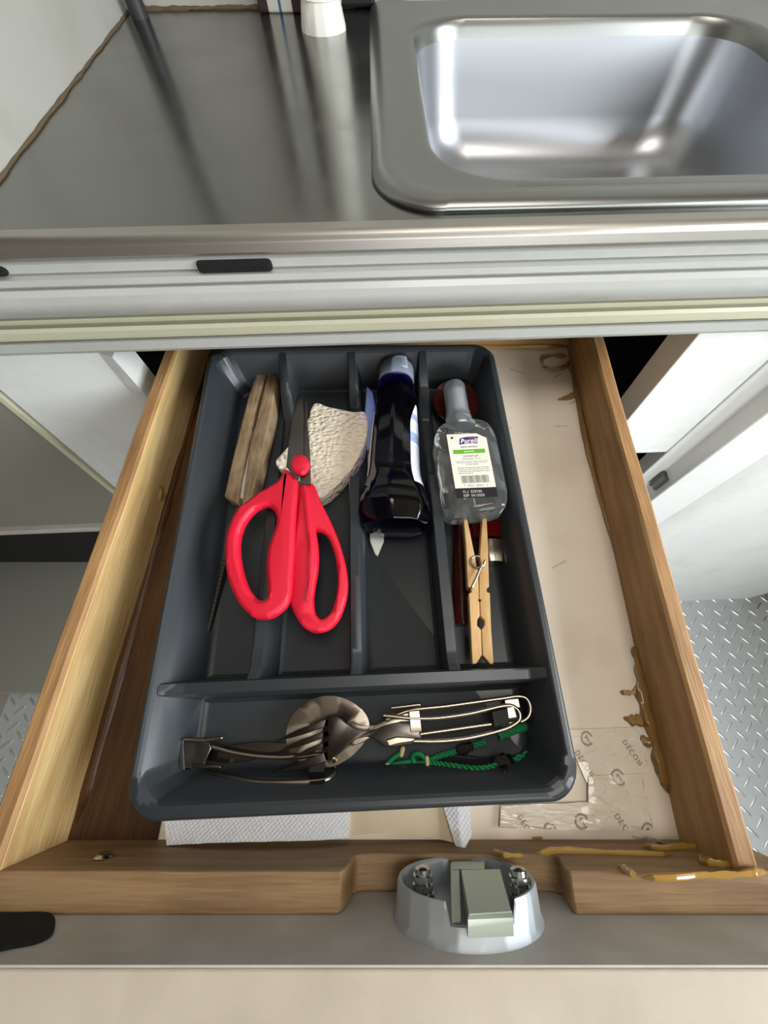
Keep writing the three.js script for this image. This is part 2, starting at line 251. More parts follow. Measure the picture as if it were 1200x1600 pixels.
// ---------------------------------------------------------------- worktop run (in its own slightly turned frame)
const DC = 0.117, YC = CH - DC;                                        // worktop level
const ZN = -0.2255;                                                    // front nose of the worktop
const wallA = V(200, 20, DC), wallB = V(-40, 332, DC);
{ // side panel standing on the worktop at the left
  const d = wallB.clone().sub(wallA).normalize(), n = V3(-d.z, 0, d.x).multiplyScalar(d.z > 0 ? 1 : -1); if (n.x > 0) n.negate();
  const e = wallA.clone().addScaledVector(d, -0.12), b = wallB;
  const q = (p, k, y) => p.clone().addScaledVector(n, k).setY(y);
  struct('wall_left', hexa([q(e, 0, YC), q(e, 0.03, YC), q(b, 0.03, YC), q(b, 0, YC), q(e, 0, ROOM.h), q(e, 0.03, ROOM.h), q(b, 0.03, ROOM.h), q(b, 0, ROOM.h)]), M.wall);
  const beads = []; for (let i = 0; i <= 24; i++) beads.push(e.clone().lerp(b, i / 24).setY(YC + 0.0006).addScaledVector(n, -0.0005 + 0.0006 * Math.sin(i * 2.2)));
  const c = part('trim', blob(beads, [0.0011, 0.0014, 0.0009, 0.0013, 0.0008], { flat: 0.9, wob: 0.25 }), M.caulk); c.name = 'trim_1'; c.userData.kind = 'structure';
  const zq = L(380, 14, DC).z, f = L(200, 14, DC).x, g2 = L(560, 13, DC).x, bl = []; for (let i = 0; i <= 20; i++) bl.push(V3(f + (g2 - f) * i / 20, YC + 0.001, zq + 0.0008).applyAxisAngle(V3(0, 1, 0), TH));
  const c2 = part('trim', blob(bl, [0.0022, 0.0016, 0.0022, 0.0014], { flat: 0.9, wob: 0.25 }), M.caulk); c2.name = 'trim_2'; c2.userData.kind = 'structure';
}
const ZB = L(380, 14, DC).z;                                           // back splash line
struct('wall_splash', run(box(-0.42, 1.0, YC - 0.05, YC + 0.5, ZB - 0.03, ZB)), M.wall);

// sink geometry (run frame)
const sL = L(580, 240, DC).x, sF = L(650, 336, DC).z, sB = L(900, -4, DC).z, sR = 0.40;
const oL = L(661, 150, 0.113).x, oF = L(900, 275, 0.113).z, oB = L(900, 24, 0.113).z, oR = sR - 0.05;
function rrect(x0, x1, z0, z1, r, y, n = 10) {
  const out = []; for (const [cx, cz, a] of [[x1 - r, z1 - r, 0], [x0 + r, z1 - r, 1], [x0 + r, z0 + r, 2], [x1 - r, z0 + r, 3]]) for (let i = 0; i <= n; i++) { const t = (a + i / n) * Math.PI / 2; out.push(V3(cx + Math.cos(t) * r, y, cz + Math.sin(t) * r)); }
  return out;
}
{
  const xl = -0.72, xr = 1.1;
  const sh = new THREE.Shape([[xl, -ZB], [xr, -ZB], [xr, -(ZN - 0.004)], [xl, -(ZN - 0.004)]].map((p) => new THREE.Vector2(...p)));
  const hole = rrect(sL + 0.02, sR - 0.02, sB + 0.02, sF - 0.02, 0.04, 0).map((p) => new THREE.Vector2(p.x, -p.z)); sh.holes.push(new THREE.Path(hole));
  const g = new THREE.ExtrudeGeometry(sh, { depth: 0.012, bevelEnabled: false }); g.rotateX(-Math.PI / 2); g.translate(0, YC - 0.012, 0);
  const top = run(uvm(g, 'x'));
  const t = thing('countertop', 'grey brushed stainless steel worktop with rolled front edge around the sink', 'countertop', V3(0, YC, -0.4));
  part('worktop', top, M.counter, t);
  // rolled nose of the worktop, swept along x
  const yN = LZ(600, 394, ZN).y, prof = []; prof.push([ZN - 0.012, YC + 0.0003]); prof.push([ZN - 0.006, YC + 0.0006]);
  for (let i = 0; i <= 8; i++) { const a = i / 8 * Math.PI / 2; prof.push([ZN - 0.004 + Math.sin(a) * 0.004, YC - 0.0034 + Math.cos(a) * 0.004]); }
  prof.push([ZN + 0.0006, yN + 0.002], [ZN - 0.001, yN], [ZN - 0.008, yN], [ZN - 0.012, YC - 0.01]);
  part('nosing', run(uvm(loft([xl, 0.2, xr].map((x) => prof.map(([z, y]) => V3(x, y, z)))), 'x')), M.nosing, t);
  // sink
  const s = thing('sink', 'rectangular stainless steel sink bowl with rounded corners and raised rim', 'sink', V3(0.2, YC - 0.1, -0.42));
  const R = [], ad = (x0, x1, z0, z1, r, y) => R.push(rrect(x0, x1, z0, z1, r, y, 28)), O = (e, r, dy) => ad(sL + e, sR - e, sB + e, sF - e, r, YC + dy), I = (e, r, dy) => ad(oL + e, oR - e, oB + e, oF - e, r, YC + dy);
  O(0.004, 0.04, -0.004); O(0, 0.042, 0.0005); O(0.0015, 0.042, 0.0028); O(0.005, 0.04, 0.0045); O(0.010, 0.038, 0.0052); O(0.013, 0.037, 0.0046); O(0.020, 0.034, 0.0036);
  const mouth = () => { I(-0.012, 0.06, 0.0036); I(-0.005, 0.055, 0.0041); I(-0.002, 0.053, 0.0037); I(0, 0.052, 0.0022); I(0.0016, 0.051, -0.002); I(0.003, 0.05, -0.008); };
  mouth(); part('rim', run(uvm(loft(R.splice(0), { capA: false, capB: false, crs: 0 }), 'x')), M.rim, s);
  I(0.003, 0.05, -0.008); I(0.006, 0.048, -0.035); I(0.010, 0.046, -0.060); I(0.014, 0.045, -0.074); I(0.021, 0.044, -0.086); I(0.031, 0.042, -0.094); I(0.044, 0.04, -0.0985); I(0.06, 0.036, -0.100);
  part('bowl', run(uvm(loft(R, { capA: false, capB: true, crs: 0 }), 'x')), M.sink, s);
  const dc = V3((oL + oR) / 2, YC - 0.0995, (oB + oF) / 2 + 0.01);
  const dr = new THREE.LatheGeometry([[0, 0.0005], [0.012, 0.0005], [0.02, 0.001], [0.026, 0.0022], [0.029, 0.0012], [0.03, 0]].map((p) => new THREE.Vector2(...p)), 32); dr.translate(dc.x, dc.y, dc.z);
  part('drain', run(dr), M.chrome, s);
}
{ // base cabinet
  const t = thing('base_cabinet', 'white painted base cabinet with moulded top rails and a panelled right door', 'cabinet', V3(0, 0, -0.4).applyAxisAngle(V3(0, 1, 0), TH));
  const y = (v, z) => LZ(600, v, z).y, xl = -0.72, xr = 1.12, xw = -1.08;
  const sweep = (p) => run(uvm(loft([xl, 0, xr].map((x) => p.map(([z, yy]) => V3(x, yy, z))), { crs: 0.5 }), 'x'));
  const zb = -0.26;
  part('counter_strip', sweep([[zb, y(397, -0.226)], [-0.2275, y(397, -0.226)], [-0.226, y(399, -0.226)], [-0.226, y(412, -0.226)], [-0.2285, y(413.5, -0.229)], [-0.2285, y(419, -0.229)], [zb, y(419, -0.229)]]), M.trim, t);
  part('top_rail', sweep([[zb, y(420, -0.226)], [-0.2245, y(420.5, -0.2235)], [-0.222, y(423, -0.222)], [-0.2215, y(433, -0.2215)], [-0.2235, y(436, -0.2235)], [-0.2205, y(440, -0.22)], [-0.2175, y(450, -0.2175)], [-0.2165, y(460, -0.2165)], [-0.2175, y(472, -0.2175)], [-0.2205, y(480, -0.22)], [-0.226, y(484, -0.224)], [zb, y(486, -0.226)]]), M.trim, t);
  part('bead_moulding', sweep([[zb, y(480, -0.236)], [-0.236, y(484, -0.236)], [-0.2355, y(495, -0.233)], [-0.2285, y(498, -0.228)], [-0.2265, y(504, -0.2265)], [-0.227, y(512, -0.227)], [-0.229, y(516, -0.229)], [zb, y(517, -0.232)]]), M.cream, t);
  part('lower_rail', sweep([[zb, y(516, -0.232)], [-0.2295, y(518.5, -0.229)], [-0.2265, y(521, -0.2265)], [-0.226, y(534, -0.226)], [-0.2275, y(537, -0.2275)], [zb, y(538, -0.23)]]), M.trim, t);
  const ZF = -0.24, yT = y(536, -0.24), ax = (u, v, z) => LZ(u, v, z).x;
  // left stile with its bevelled edge, groove and the grey panel beyond
  const xg = (ax(0, 615, ZF) + ax(174, 761, ZF)) / 2, xo = ax(212, 590, ZF), yb = y(0, 0) * 0 + LZ(60, 822, ZF).y;
  const bev = ax(152, 546, ZF);
  const yS = LZ(206, 613, ZF).y;
  const gt = LZ(0, 615, ZF), gb = LZ(174, 761, ZF), gx = (yy) => gt.x + (gb.x - gt.x) * (yy - gt.y) / (gb.y - gt.y);
  const bt = LZ(153, 547, ZF), bb = LZ(206, 613, ZF);
  const bar = (x0, x1, x2, x3, y0, y1, z0, z1) => run(hexa([V3(x0, y0, z1), V3(x1, y0, z1), V3(x3, y1, z1), V3(x2, y1, z1), V3(x0, y0, z0), V3(x1, y0, z0), V3(x3, y1, z0), V3(x2, y1, z0)], 'y'));
  part('left_stile', bar(gx(yb) + 0.004, xo, gx(yT) + 0.004, xo, yb, yT, ZF - 0.02, ZF), M.white, t);
  part('stile_bevel', run(hexa([V3(bb.x, bb.y, ZF - 0.01), V3(xo + 0.001, bb.y, ZF - 0.01), V3(xo + 0.001, yT, ZF - 0.01), V3(bt.x, yT, ZF - 0.01), V3(bb.x, bb.y, ZF + 0.001), V3(xo + 0.001, bb.y, ZF + 0.006), V3(xo + 0.001, yT, ZF + 0.006), V3(bt.x, yT, ZF + 0.001)].slice(4).concat([V3(bb.x, bb.y, ZF - 0.01), V3(xo + 0.001, bb.y, ZF - 0.01), V3(xo + 0.001, yT, ZF - 0.01), V3(bt.x, yT, ZF - 0.01)]), 'y')), M.white, t);
  part('bead_moulding', bar(gx(yb) - 0.007, gx(yb) - 0.001, gx(yT) - 0.006, gx(yT) - 0.001, yb, yT, ZF - 0.02, ZF + 0.0012), M.cream, t);
  part('side_panel', bar(xw, gx(yb) - 0.007, xw, gx(yT) - 0.006, yb, yT, ZF - 0.02, ZF - 0.001), M.greyPanel, t);
  part('bottom_lip', run(box(xw, ax(200, 700, ZF) , yb - 0.012, yb, ZF - 0.03, ZF + 0.008, 0.003)), M.greyPaint, t);
  // right stile beside the drawer opening
  const xa = (ax(1083, 528, ZF) + ax(980, 661, ZF)) / 2, xb = (ax(1200, 558, ZF) + ax(1047, 707, ZF)) / 2, ySt = LZ(1000, 708, ZF).y;
  part('right_stile', run(box(xa, xb - 0.001, ySt, yT, ZF - 0.028, ZF, 0.001, 'y')), M.white, t);
  // right door: a lip, its edge, the frame and the stepped panel, one swept profile
  const az = (u, v) => { const p = LZ(u, v, -1); return p.x; };
  const bz = ZF, lip = [(az(1200, 593) + az(1046, 737)) / 2, (az(1200, 635) + az(1016, 791)) / 2, (az(1200, 702) + az(1025, 827)) / 2, (az(1200, 807) + az(1046, 890)) / 2];
  const x1 = -bz * lip[0], zd = -x1 / lip[1], x2 = -zd * lip[2], x3 = -zd * lip[3];
  const pr = [[xb + 0.0012, bz - 0.02], [xb + 0.0012, bz - 0.001], [xb + 0.002, bz], [x1 - 0.0008, bz], [x1, bz + 0.0008], [x1, zd - 0.001], [x1 + 0.0012, zd], [x2 - 0.001, zd], [x2, zd - 0.001], [x2 + 0.0005, zd - 0.02], [x2 + 0.003, zd - 0.021], [x2 + 0.008, zd - 0.016], [x2 + 0.016, zd - 0.0095], [x2 + 0.028, zd - 0.0045], [x2 + 0.045, zd - 0.0015], [x2 + 0.06, zd - 0.0005], [x3 - 0.001, zd - 0.0005], [x3, zd - 0.0012], [x3 + 0.0005, zd - 0.007], [x3 + 0.004, zd - 0.005], [x3 + 0.012, zd - 0.001], [x3 + 0.03, zd + 0.003], [x3 + 0.06, zd + 0.005], [xr, zd + 0.006], [xr, bz - 0.02]];
  const yd = 0.002;
  const door = part('door', run(uvm(loft([yd, 0.3, yT].map((yy) => pr.map(([x, z]) => V3(x, yy, z))), { crs: 0.35 }), 'y')), M.white, t);
  const hz = LZ(1019, 757, bz + 0.012);
  part('hinge', [run(box(x1 - 0.004, x1 + 0.0005, hz.y - 0.014, hz.y + 0.014, bz + 0.002, bz + 0.014, 0.001)), run((() => { const c = new THREE.CylinderGeometry(0.0028, 0.0028, 0.03, 14); c.translate(x1 - 0.003, hz.y, bz + 0.004); return c; })())], M.steelDark, door);
  // carcass: unlit inside put into a near-black colour, closed behind
  part('carcass', [box(-1.1, -0.24, CH - 0.818, yb - 0.013, -0.272, -0.262), run(box(xl, xr, 0.3, 0.31, -0.58, -0.262)), run(box(xw, xw + 0.01, 0.0, yT, -0.6, -0.262)), run(box(xl, xr, 0.0, yT - 0.002, -0.6, -0.59)), run(box(xl, 0.2, 0.002, 0.295, -0.36, -0.35))], M.interior, t);
}
// black felt pads in the rail and the low step at the left
const padGeo = (u0, u1, v0, v1, z, rot) => { const a = LZ(u0, v0, z), b = LZ(u1, v1, z); return run(box(a.x, b.x, Math.min(a.y, b.y), Math.max(a.y, b.y), z - 0.004, z + 0.0012, 0.003)); };
solo('felt_pad', padGeo(303, 428, 410, 425, -0.2235), M.felt, 'long black felt pad in the white strip below the worktop edge', 'pad');
solo('felt_pad', padGeo(-60, 16, 421, 433, -0.2235), M.felt, 'black felt pad cut off by the left edge under the worktop nose', 'pad');
{
  const a = V(0, 1084, 0.82), b = V(0, 880, 0.82);
  solo('step', [box(-1.14, -0.3, 0.0, CH - 0.82, b.z - 0.05, a.z, 0.004)], M.greyPanel, 'low grey painted step on the floor left of the drawer', 'step');
}

// ---------------------------------------------------------------- things at the back of the worktop
{
  const p = V(503, 58, DC), c = thing('spout', 'white plastic cone shaped spout standing on the worktop by the back wall', 'spout', V3(p.x, YC, p.z - 0.0205));
  const k = 0.0205, g = new THREE.LatheGeometry([[0, 0], [k, 0], [k, 0.002], [k * 0.9, 0.012], [k * 0.84, 0.018], [k * 0.82, 0.024], [k * 0.7, 0.031], [k * 0.45, 0.037], [0.004, 0.039], [0, 0.0395]].map((q) => new THREE.Vector2(...q)), 40); g.translate(p.x, YC, p.z - 0.0205);
  part('cone', crease(g, 0.5), M.whitePlastic, c);
  const ri = new THREE.TorusGeometry(k * 0.84, 0.0007, 8, 40); ri.rotateX(Math.PI / 2); ri.translate(p.x, YC + 0.0185, p.z - 0.0205); part('ring', ri, M.whitePlastic, c);
  const q = V(500, 8, DC), pipe = tube([V3(p.x + 0.002, YC + 0.02, p.z - 0.036), V3(p.x + 0.002, YC + 0.09, p.z - 0.037), V3(p.x + 0.002, YC + 0.2, p.z - 0.037)], 0.017, { n: 20, rad: 24 }); part('pipe', pipe, M.whitePlastic, c);
}
{
  const a = V(406, 21, DC), b = V(472, 22, DC), t = thing('tube', 'flat white tube with dark edges and thin blue line beside the white spout', 'tube', V3((a.x + b.x) / 2, YC, a.z - 0.006));
  const w = b.x - a.x, bx = (k0, k1, o, zz) => box(a.x + w * k0, a.x + w * k1, YC, YC + 0.17, a.z - 0.011 - o, a.z + zz, 0.002);
  const maroon = std({ color: 0x3a2226, roughness: 0.5 });
  part('body', bx(0.2, 0.8, 0, 0), M.whitePlastic, t); part('edge', bx(0, 0.22, 0, 0.0008), maroon, t); part('edge', bx(0.78, 1, 0, 0.0008), maroon, t);
  part('stripe', bx(0.46, 0.54, -0.005, 0.0006), std({ color: 0x3a6fa8, roughness: 0.5 }), t);
}
{
  const p = V(196, 32, DC), t = thing('pipe', 'dark grey upright pipe in the corner between side panel and back wall', 'pipe', V3(p.x + 0.012, YC, p.z - 0.004));
  part('pipe', tube([V3(p.x + 0.012, YC, p.z - 0.008), V3(p.x + 0.012, YC + 0.16, p.z - 0.008), V3(p.x + 0.012, YC + 0.34, p.z - 0.008)], 0.008, { n: 8, rad: 16 }), std({ color: 0x2a2a2c, roughness: 0.5 }), t);
  part('cable', tube([V3(p.x + 0.0225, YC + 0.08, p.z - 0.004), V3(p.x + 0.0225, YC + 0.16, p.z - 0.004), V3(p.x + 0.0225, YC + 0.22, p.z - 0.004)], 0.0025, { n: 8, rad: 10 }), M.whitePlastic, t);
}
{
  const a = V(530, 14, DC), b = V(586, 14, DC);
  solo('box', box(a.x, b.x, YC, YC + 0.09, a.z - 0.012, a.z, 0.004), M.black, 'black rounded plastic box against the back wall left of the sink', 'box');
}

// ---------------------------------------------------------------- drawer
const DR = 0.225, DB = 0.265, YR = CH - DR, YB = CH - DB;              // rail top, bottom board
const drawer = thing('drawer', 'open wooden drawer with pine sides, white bottom board and grey painted front', 'drawer', V3(-0.01, YB - 0.008, -0.11));
const ZBK = -0.31, ZFI = 0.0763, ZFO = 0.091;
{
  const l0 = V3(-0.1948, 0, ZBK), l1 = V3(-0.1876, 0, ZFI), r0 = V3(0.1640, 0, ZBK), r1 = V3(0.1533, 0, ZFI);
  const rail = (a, b, w, y0, y1) => { const q = (p, dx, y) => V3(p.x + dx, y, p.z); const r = 0.0015; // chamfered section swept along z
    const sec = (p) => { const s = Math.sign(w); return [q(p, 0, y0), q(p, 0, y1 - r), q(p, s * r, y1), q(p, w - s * r * 1.6, y1), q(p, w, y1 - r * 1.6), q(p, w, y0)]; };
    const m = []; for (let i = 0; i <= 8; i++) { const k = a.clone().lerp(b, i / 8); k.x += 0.0004 * Math.sin(i * 1.9); m.push(sec(k)); } return uvm(loft(w < 0 ? m : m.map((x) => x.reverse()), { crs: 0.3 }), 'z'); };
  part('side', rail(l0, l1, -0.0115, YB - 0.006, YR), M.pine, drawer);
  part('side', rail(r0, r1, 0.0115, YB - 0.006, YR), M.pineBrown, drawer);
  part('shaded_top_edge', rail(V3(l0.x - 0.0004, 0, ZBK), V3(l1.x - 0.0004, 0, ZFI), -0.0112, YR - 0.003, YR + 0.0008), M.pineBrown, drawer, 'top edge with its dimmer light put into a browner wood');  // added cap strip: dimmer light on the top face put into its brown
  part('back_board', box(l0.x, r0.x, YB - 0.006, YR - 0.012, ZBK - 0.012, ZBK, 0.001), M.pineBrown, drawer);
  const bt = new THREE.Shape([[l0.x, -ZBK], [r0.x + 0.001, -ZBK], [r1.x + 0.001, -ZFI], [l1.x, -ZFI]].map((p) => new THREE.Vector2(...p)));
  const bg = new THREE.ExtrudeGeometry(bt, { depth: 0.006, bevelEnabled: false }); bg.rotateX(-Math.PI / 2); bg.translate(0, YB - 0.006, 0);
  { const g = bg.toNonIndexed ? (bg.index ? bg.toNonIndexed() : bg) : bg; const p = g.attributes.position, uv = g.attributes.uv; for (let i = 0; i < p.count; i++) uv.setXY(i, (p.getX(i) + 0.21) / 0.4 * 0.4, p.getZ(i) + 0.32); part('bottom', g, M.drawerBottom, drawer); }
  part('shaded_gap_strip', hexa([V3(l0.x, YB - 0.001, ZBK), V3(l0.x + 0.05, YB - 0.001, ZBK), V3(l1.x + 0.05, YB - 0.001, ZFI), V3(l1.x, YB - 0.001, ZFI), V3(l0.x, YB + 0.0012, ZBK), V3(l0.x + 0.05, YB + 0.0012, ZBK), V3(l1.x + 0.05, YB + 0.0012, ZFI), V3(l1.x, YB + 0.0012, ZFI)], 'z'), M.stainAndShade, drawer, 'brown strip along the left side, glue stain and tray shade in its colour');  // added strip: brown glue stain and shade beside the tray put into its colour
  // front board with the notch for the latch
  const xl = l1.x - 0.013, xr = r1.x + 0.030, nA = VZ(527, 1432, ZFO).x, nB = VZ(556, 1390, ZFO).x, nC = VZ(866, 1390, ZFO).x, nD = VZ(906, 1435, ZFO).x, yn = CH - 0.2455;
  const fs = new THREE.Shape(); fs.moveTo(xl, YB - 0.006); fs.lineTo(xr, YB - 0.006); fs.lineTo(xr, YR); fs.lineTo(nD, YR); fs.quadraticCurveTo(nD - 0.003, YR - 0.001, nC + 0.002, yn + 0.004); fs.quadraticCurveTo(nC, yn, nC - 0.006, yn); fs.lineTo(nB + 0.006, yn); fs.quadraticCurveTo(nB, yn, nB - 0.001, yn + 0.004); fs.quadraticCurveTo(nA + 0.003, YR - 0.002, nA, YR); fs.lineTo(xl, YR); fs.closePath();
  const fg = new THREE.ExtrudeGeometry(fs, { depth: ZFO - ZFI - 0.002, bevelEnabled: true, bevelSize: 0.001, bevelThickness: 0.001, bevelOffset: -0.001, bevelSegments: 2, curveSegments: 8 }); fg.translate(0, 0, ZFI + 0.001);
  part('front_board', uvm(fg, 'x'), M.oldWood, drawer);
  const ytop = CH - 0.1925;
  part('false_front', box(-0.235, 0.215, YB - 0.03, ytop, ZFO, ZFO + 0.0008, 0.0002), M.greyPaint, drawer, 'grey painted inner face');
  part('front_panel', box(-0.236, 0.216, YB - 0.032, ytop + 0.0002, ZFO + 0.0009, ZFO + 0.024, 0.001), M.frontEdge, drawer, 'pale beige top edge');
  const bp = VZ(30, 1450, ZFO - 0.001);
  const ps = new THREE.Shape(smoothLine([[-30, 1428], [20, 1427], [70, 1426], [83, 1432], [86, 1446], [80, 1460], [60, 1470], [20, 1478], [-30, 1486]].map(([u, v]) => { const p = VZ(u, v, ZFO - 0.001); return V3(p.x, p.y, 0); }), 60, true).map((p) => new THREE.Vector2(p.x, p.y))); const pb = new THREE.ExtrudeGeometry(ps, { depth: 0.0012, bevelEnabled: false }); pb.translate(0, 0, ZFO - 0.0013);
  part('felt_pad', pb, M.felt, drawer, 'black felt pad');
  // screws in the front board
  const screw = (u, v, m) => { const p = VZ(u, v, ZFI - 0.0005); const g = new THREE.LatheGeometry([[0, 0.0018], [0.0012, 0.0018], [0.003, 0.0012], [0.0042, 0]].map((q) => new THREE.Vector2(...q)), 20); g.rotateX(-Math.PI / 2); g.translate(p.x, p.y, p.z); part('screw', g, m, drawer); };
  screw(162, 1338, M.chrome); screw(1025, 1318, M.steelDark);
  // squeezed-out glue
  const z = ZFI - 0.0006, G = (l, r, o) => part('glue_bead', blob(l.map(([u, v]) => VZ(u, v, z)), r.map((x) => x * 0.001), o), M.glue, drawer);
  G([[768, 1331], [790, 1336], [818, 1337]], [1.6, 1.2, 0.8, 0.9], { sd: 1, flat: 0.8 });
  G([[836, 1333], [868, 1330], [900, 1330], [950, 1332], [1000, 1334], [1050, 1335]], [0.8, 1.8, 1.6, 1.3, 1.4, 1.2, 1.0], { sd: 2, flat: 0.8 });
  G([[1003, 1322], [1030, 1325], [1070, 1323], [1105, 1325], [1140, 1335], [1180, 1350]], [1.8, 1.3, 1.6, 2, 2.4, 2.2], { sd: 3, flat: 0.8 });
  G([[967, 1352], [978, 1360], [995, 1369]], [1.6, 2.0, 1.2], { sd: 4, flat: 0.9 });
  G([[1000, 1371], [1050, 1371], [1100, 1367], [1150, 1366], [1200, 1362]], [0.9, 1.2, 1.3, 1.6, 1.8], { sd: 5, flat: 0.8 });
  G([[1090, 1345], [1110, 1350], [1140, 1352], [1165, 1352]], [2.0, 2.6, 2.0, 2.2], { sd: 6, flat: 0.8 });
  G([[815, 1308], [840, 1309], [862, 1308]], [0.6, 1.0, 0.5], { sd: 7, flat: 0.8 });
  // glue along the right side and back corner, thick and uneven
  const F = (l, r, o) => part('glue_bead', blob(l.map(([u, v]) => V(u, v, DB - 0.0012)), r.map((x) => x * 0.001), o), M.glueDark, drawer);
  F([[893, 560], [897, 590], [905, 630], [914, 680], [928, 740], [945, 800], [960, 850], [975, 900], [990, 950], [1000, 990]], [3.5, 2.5, 2, 2.4, 1.6, 2, 1.4, 1.7, 1.6, 2.2], { sd: 8, flat: 0.5 });
  F([[990, 1010], [1000, 1050], [1008, 1100], [1022, 1150], [1034, 1200], [1045, 1240]], [2.5, 3.2, 3.6, 4, 3.8, 3.2], { sd: 9, flat: 0.45, wob: 0.5 });
  for (const [i, l] of [[[846, 572], [862, 578], [880, 574], [893, 566]], [[848, 570], [848, 560], [862, 556], [885, 556]], [[872, 624], [890, 620], [903, 612]], [[970, 1082], [990, 1082], [1006, 1076]], [[975, 1122], [995, 1126], [1014, 1120]], [[1000, 1150], [1012, 1160], [1026, 1152]]].entries()) F(l, [1.2, 2.2, 2.4, 3], { sd: 20 + i, flat: 0.4, wob: 0.5 });
  part('glue_bead', blob([0, 1, 2, 3, 4, 5, 6, 7].map((i) => V3(l0.x + (l1.x - l0.x) * i / 7 + 0.0025, YB + 0.0012, -0.26 + i * 0.047)), [0.003, 0.002, 0.0034, 0.0022, 0.004, 0.003], { sd: 31, flat: 0.5 }), M.stainAndShade, drawer);
  part('glue_bead', blob([V3(-0.08, YB + 0.002, ZBK + 0.002), V3(0.02, YB + 0.002, ZBK + 0.002), V3(0.1, YB + 0.003, ZBK + 0.002), V3(0.16, YB + 0.003, ZBK + 0.002)], [0.002, 0.003, 0.002, 0.003], { sd: 33, flat: 0.8 }), M.glue, drawer);
  const lg = V(276, 770, DB - 0.012); part('glue_bead', blob([V3(l0.x + 0.0022, lg.y, lg.z - 0.006), V3(l0.x + 0.0032, lg.y - 0.002, lg.z), V3(l0.x + 0.0026, lg.y - 0.003, lg.z + 0.006)], [0.002, 0.003, 0.002], { sd: 35 }), M.glueDark, drawer);
}
{ // push latch on the front
  const c = VZ(733, 1408, 0.083), yc = CH - 0.224, A = 0.0318, B = 0.0248, zb = ZFO + 0.0004, zr = 0.0778;
  const la = new THREE.Group(); la.name = 'latch'; la.position.set(c.x, yc - B, zb).sub(drawer.position); drawer.add(la); la.userData.label = 'silver oval push latch with two screws';
  const N = 96, xa = VZ(700, 1430, 0.079).x - c.x, xb = VZ(812, 1430, 0.079).x - c.x;
  const ell = (k, zz, cut) => { const o = []; for (let i = 0; i < N; i++) { const t = i / N * Math.PI * 2, x = Math.cos(t) * (A - k), y = Math.sin(t) * (B - k); let z = zz; if (cut && y > 0 && x > xa && x < xb) z = Math.max(zz, 0.0846); o.push(V3(c.x + x, yc + y, z)); } return o.reverse(); };
  part('housing', loft([ell(-0.001, zb), ell(-0.001, zb - 0.001), ell(0, zb - 0.003), ell(0.0006, zr + 0.0012, 1), ell(0.0012, zr, 1), ell(0.0022, zr, 1), ell(0.0028, zr + 0.0008, 1), ell(0.0036, 0.0870), ell(0.006, 0.0876)], { crs: 0.5 }), M.zinc, la);
  const quad = (l, z0, z1, th) => hexa([...l.map(([u, v], i) => VZ(u, v, i < 2 ? z0 : z1)), ...l.map(([u, v], i) => VZ(u, v, i < 2 ? z0 : z1).add(V3(0, -0.002, th)))]);
  part('bolt', [quad([[721, 1359], [781, 1358], [799, 1424], [733, 1428]], 0.0762, 0.0795, 0.006), quad([[733, 1427], [800, 1423], [802, 1434], [731, 1437]], 0.0795, 0.0806, 0.006)], M.zincGreen, la);
  part('bracket', [quad([[704, 1348], [717, 1348], [720, 1438], [706, 1440]], 0.0785, 0.0835, 0.002), quad([[706, 1346], [757, 1345], [757, 1358], [708, 1358]], 0.0785, 0.0790, 0.002)], M.zincGreen, la);
  for (const [u, v] of [[661, 1392], [813, 1394]]) {
    const p = VZ(u, v, 0.082); const g = new THREE.LatheGeometry([[0, 0.0138], [0.0016, 0.0138], [0.0034, 0.013], [0.0036, 0.0112], [0.0044, 0.0108], [0.0044, 0.0088], [0.0034, 0.0084], [0.0046, 0.0078], [0.0046, 0.0058], [0.0038, 0.0054], [0.005, 0.005], [0.0054, 0]].map((q) => new THREE.Vector2(...q)), 24); g.rotateX(-Math.PI / 2); g.translate(p.x, p.y, 0.0872); part('screw', crease(g, 0.5), M.chrome, la);
  }
}

// ---------------------------------------------------------------- cutlery tray
const TD = 0.2205, TDEP = 0.0425, YT = CH - TD, Y0 = YT - TDEP;        // rim level, underside
const tBL = V(326, 541, TD), tBR = V(770, 535, TD), tFR = V(917, 1254, TD), tFL = V(184, 1290, TD);
const TW = 0.2345, TL = 0.317;
function T(x, z, h) { const s = x / TW, t = z / TL; const a = tBL.clone().lerp(tBR, s), b = tFL.clone().lerp(tFR, s); const p = a.lerp(b, t); p.y = Y0 + h; return p; }
function Ti(u, v, h) { let x = TW / 2, z = TL / 2; const d = CH - (Y0 + h), g = V(u, v, d); for (let i = 0; i < 12; i++) { const p = T(x, z, h), px = T(x + 1e-3, z, h).sub(p), pz = T(x, z + 1e-3, h).sub(p), e = g.clone().sub(p); const det = px.x * pz.z - px.z * pz.x; x += 1e-3 * (e.x * pz.z - e.z * pz.x) / det; z += 1e-3 * (px.x * e.z - px.z * e.x) / det; } return [x, z]; }
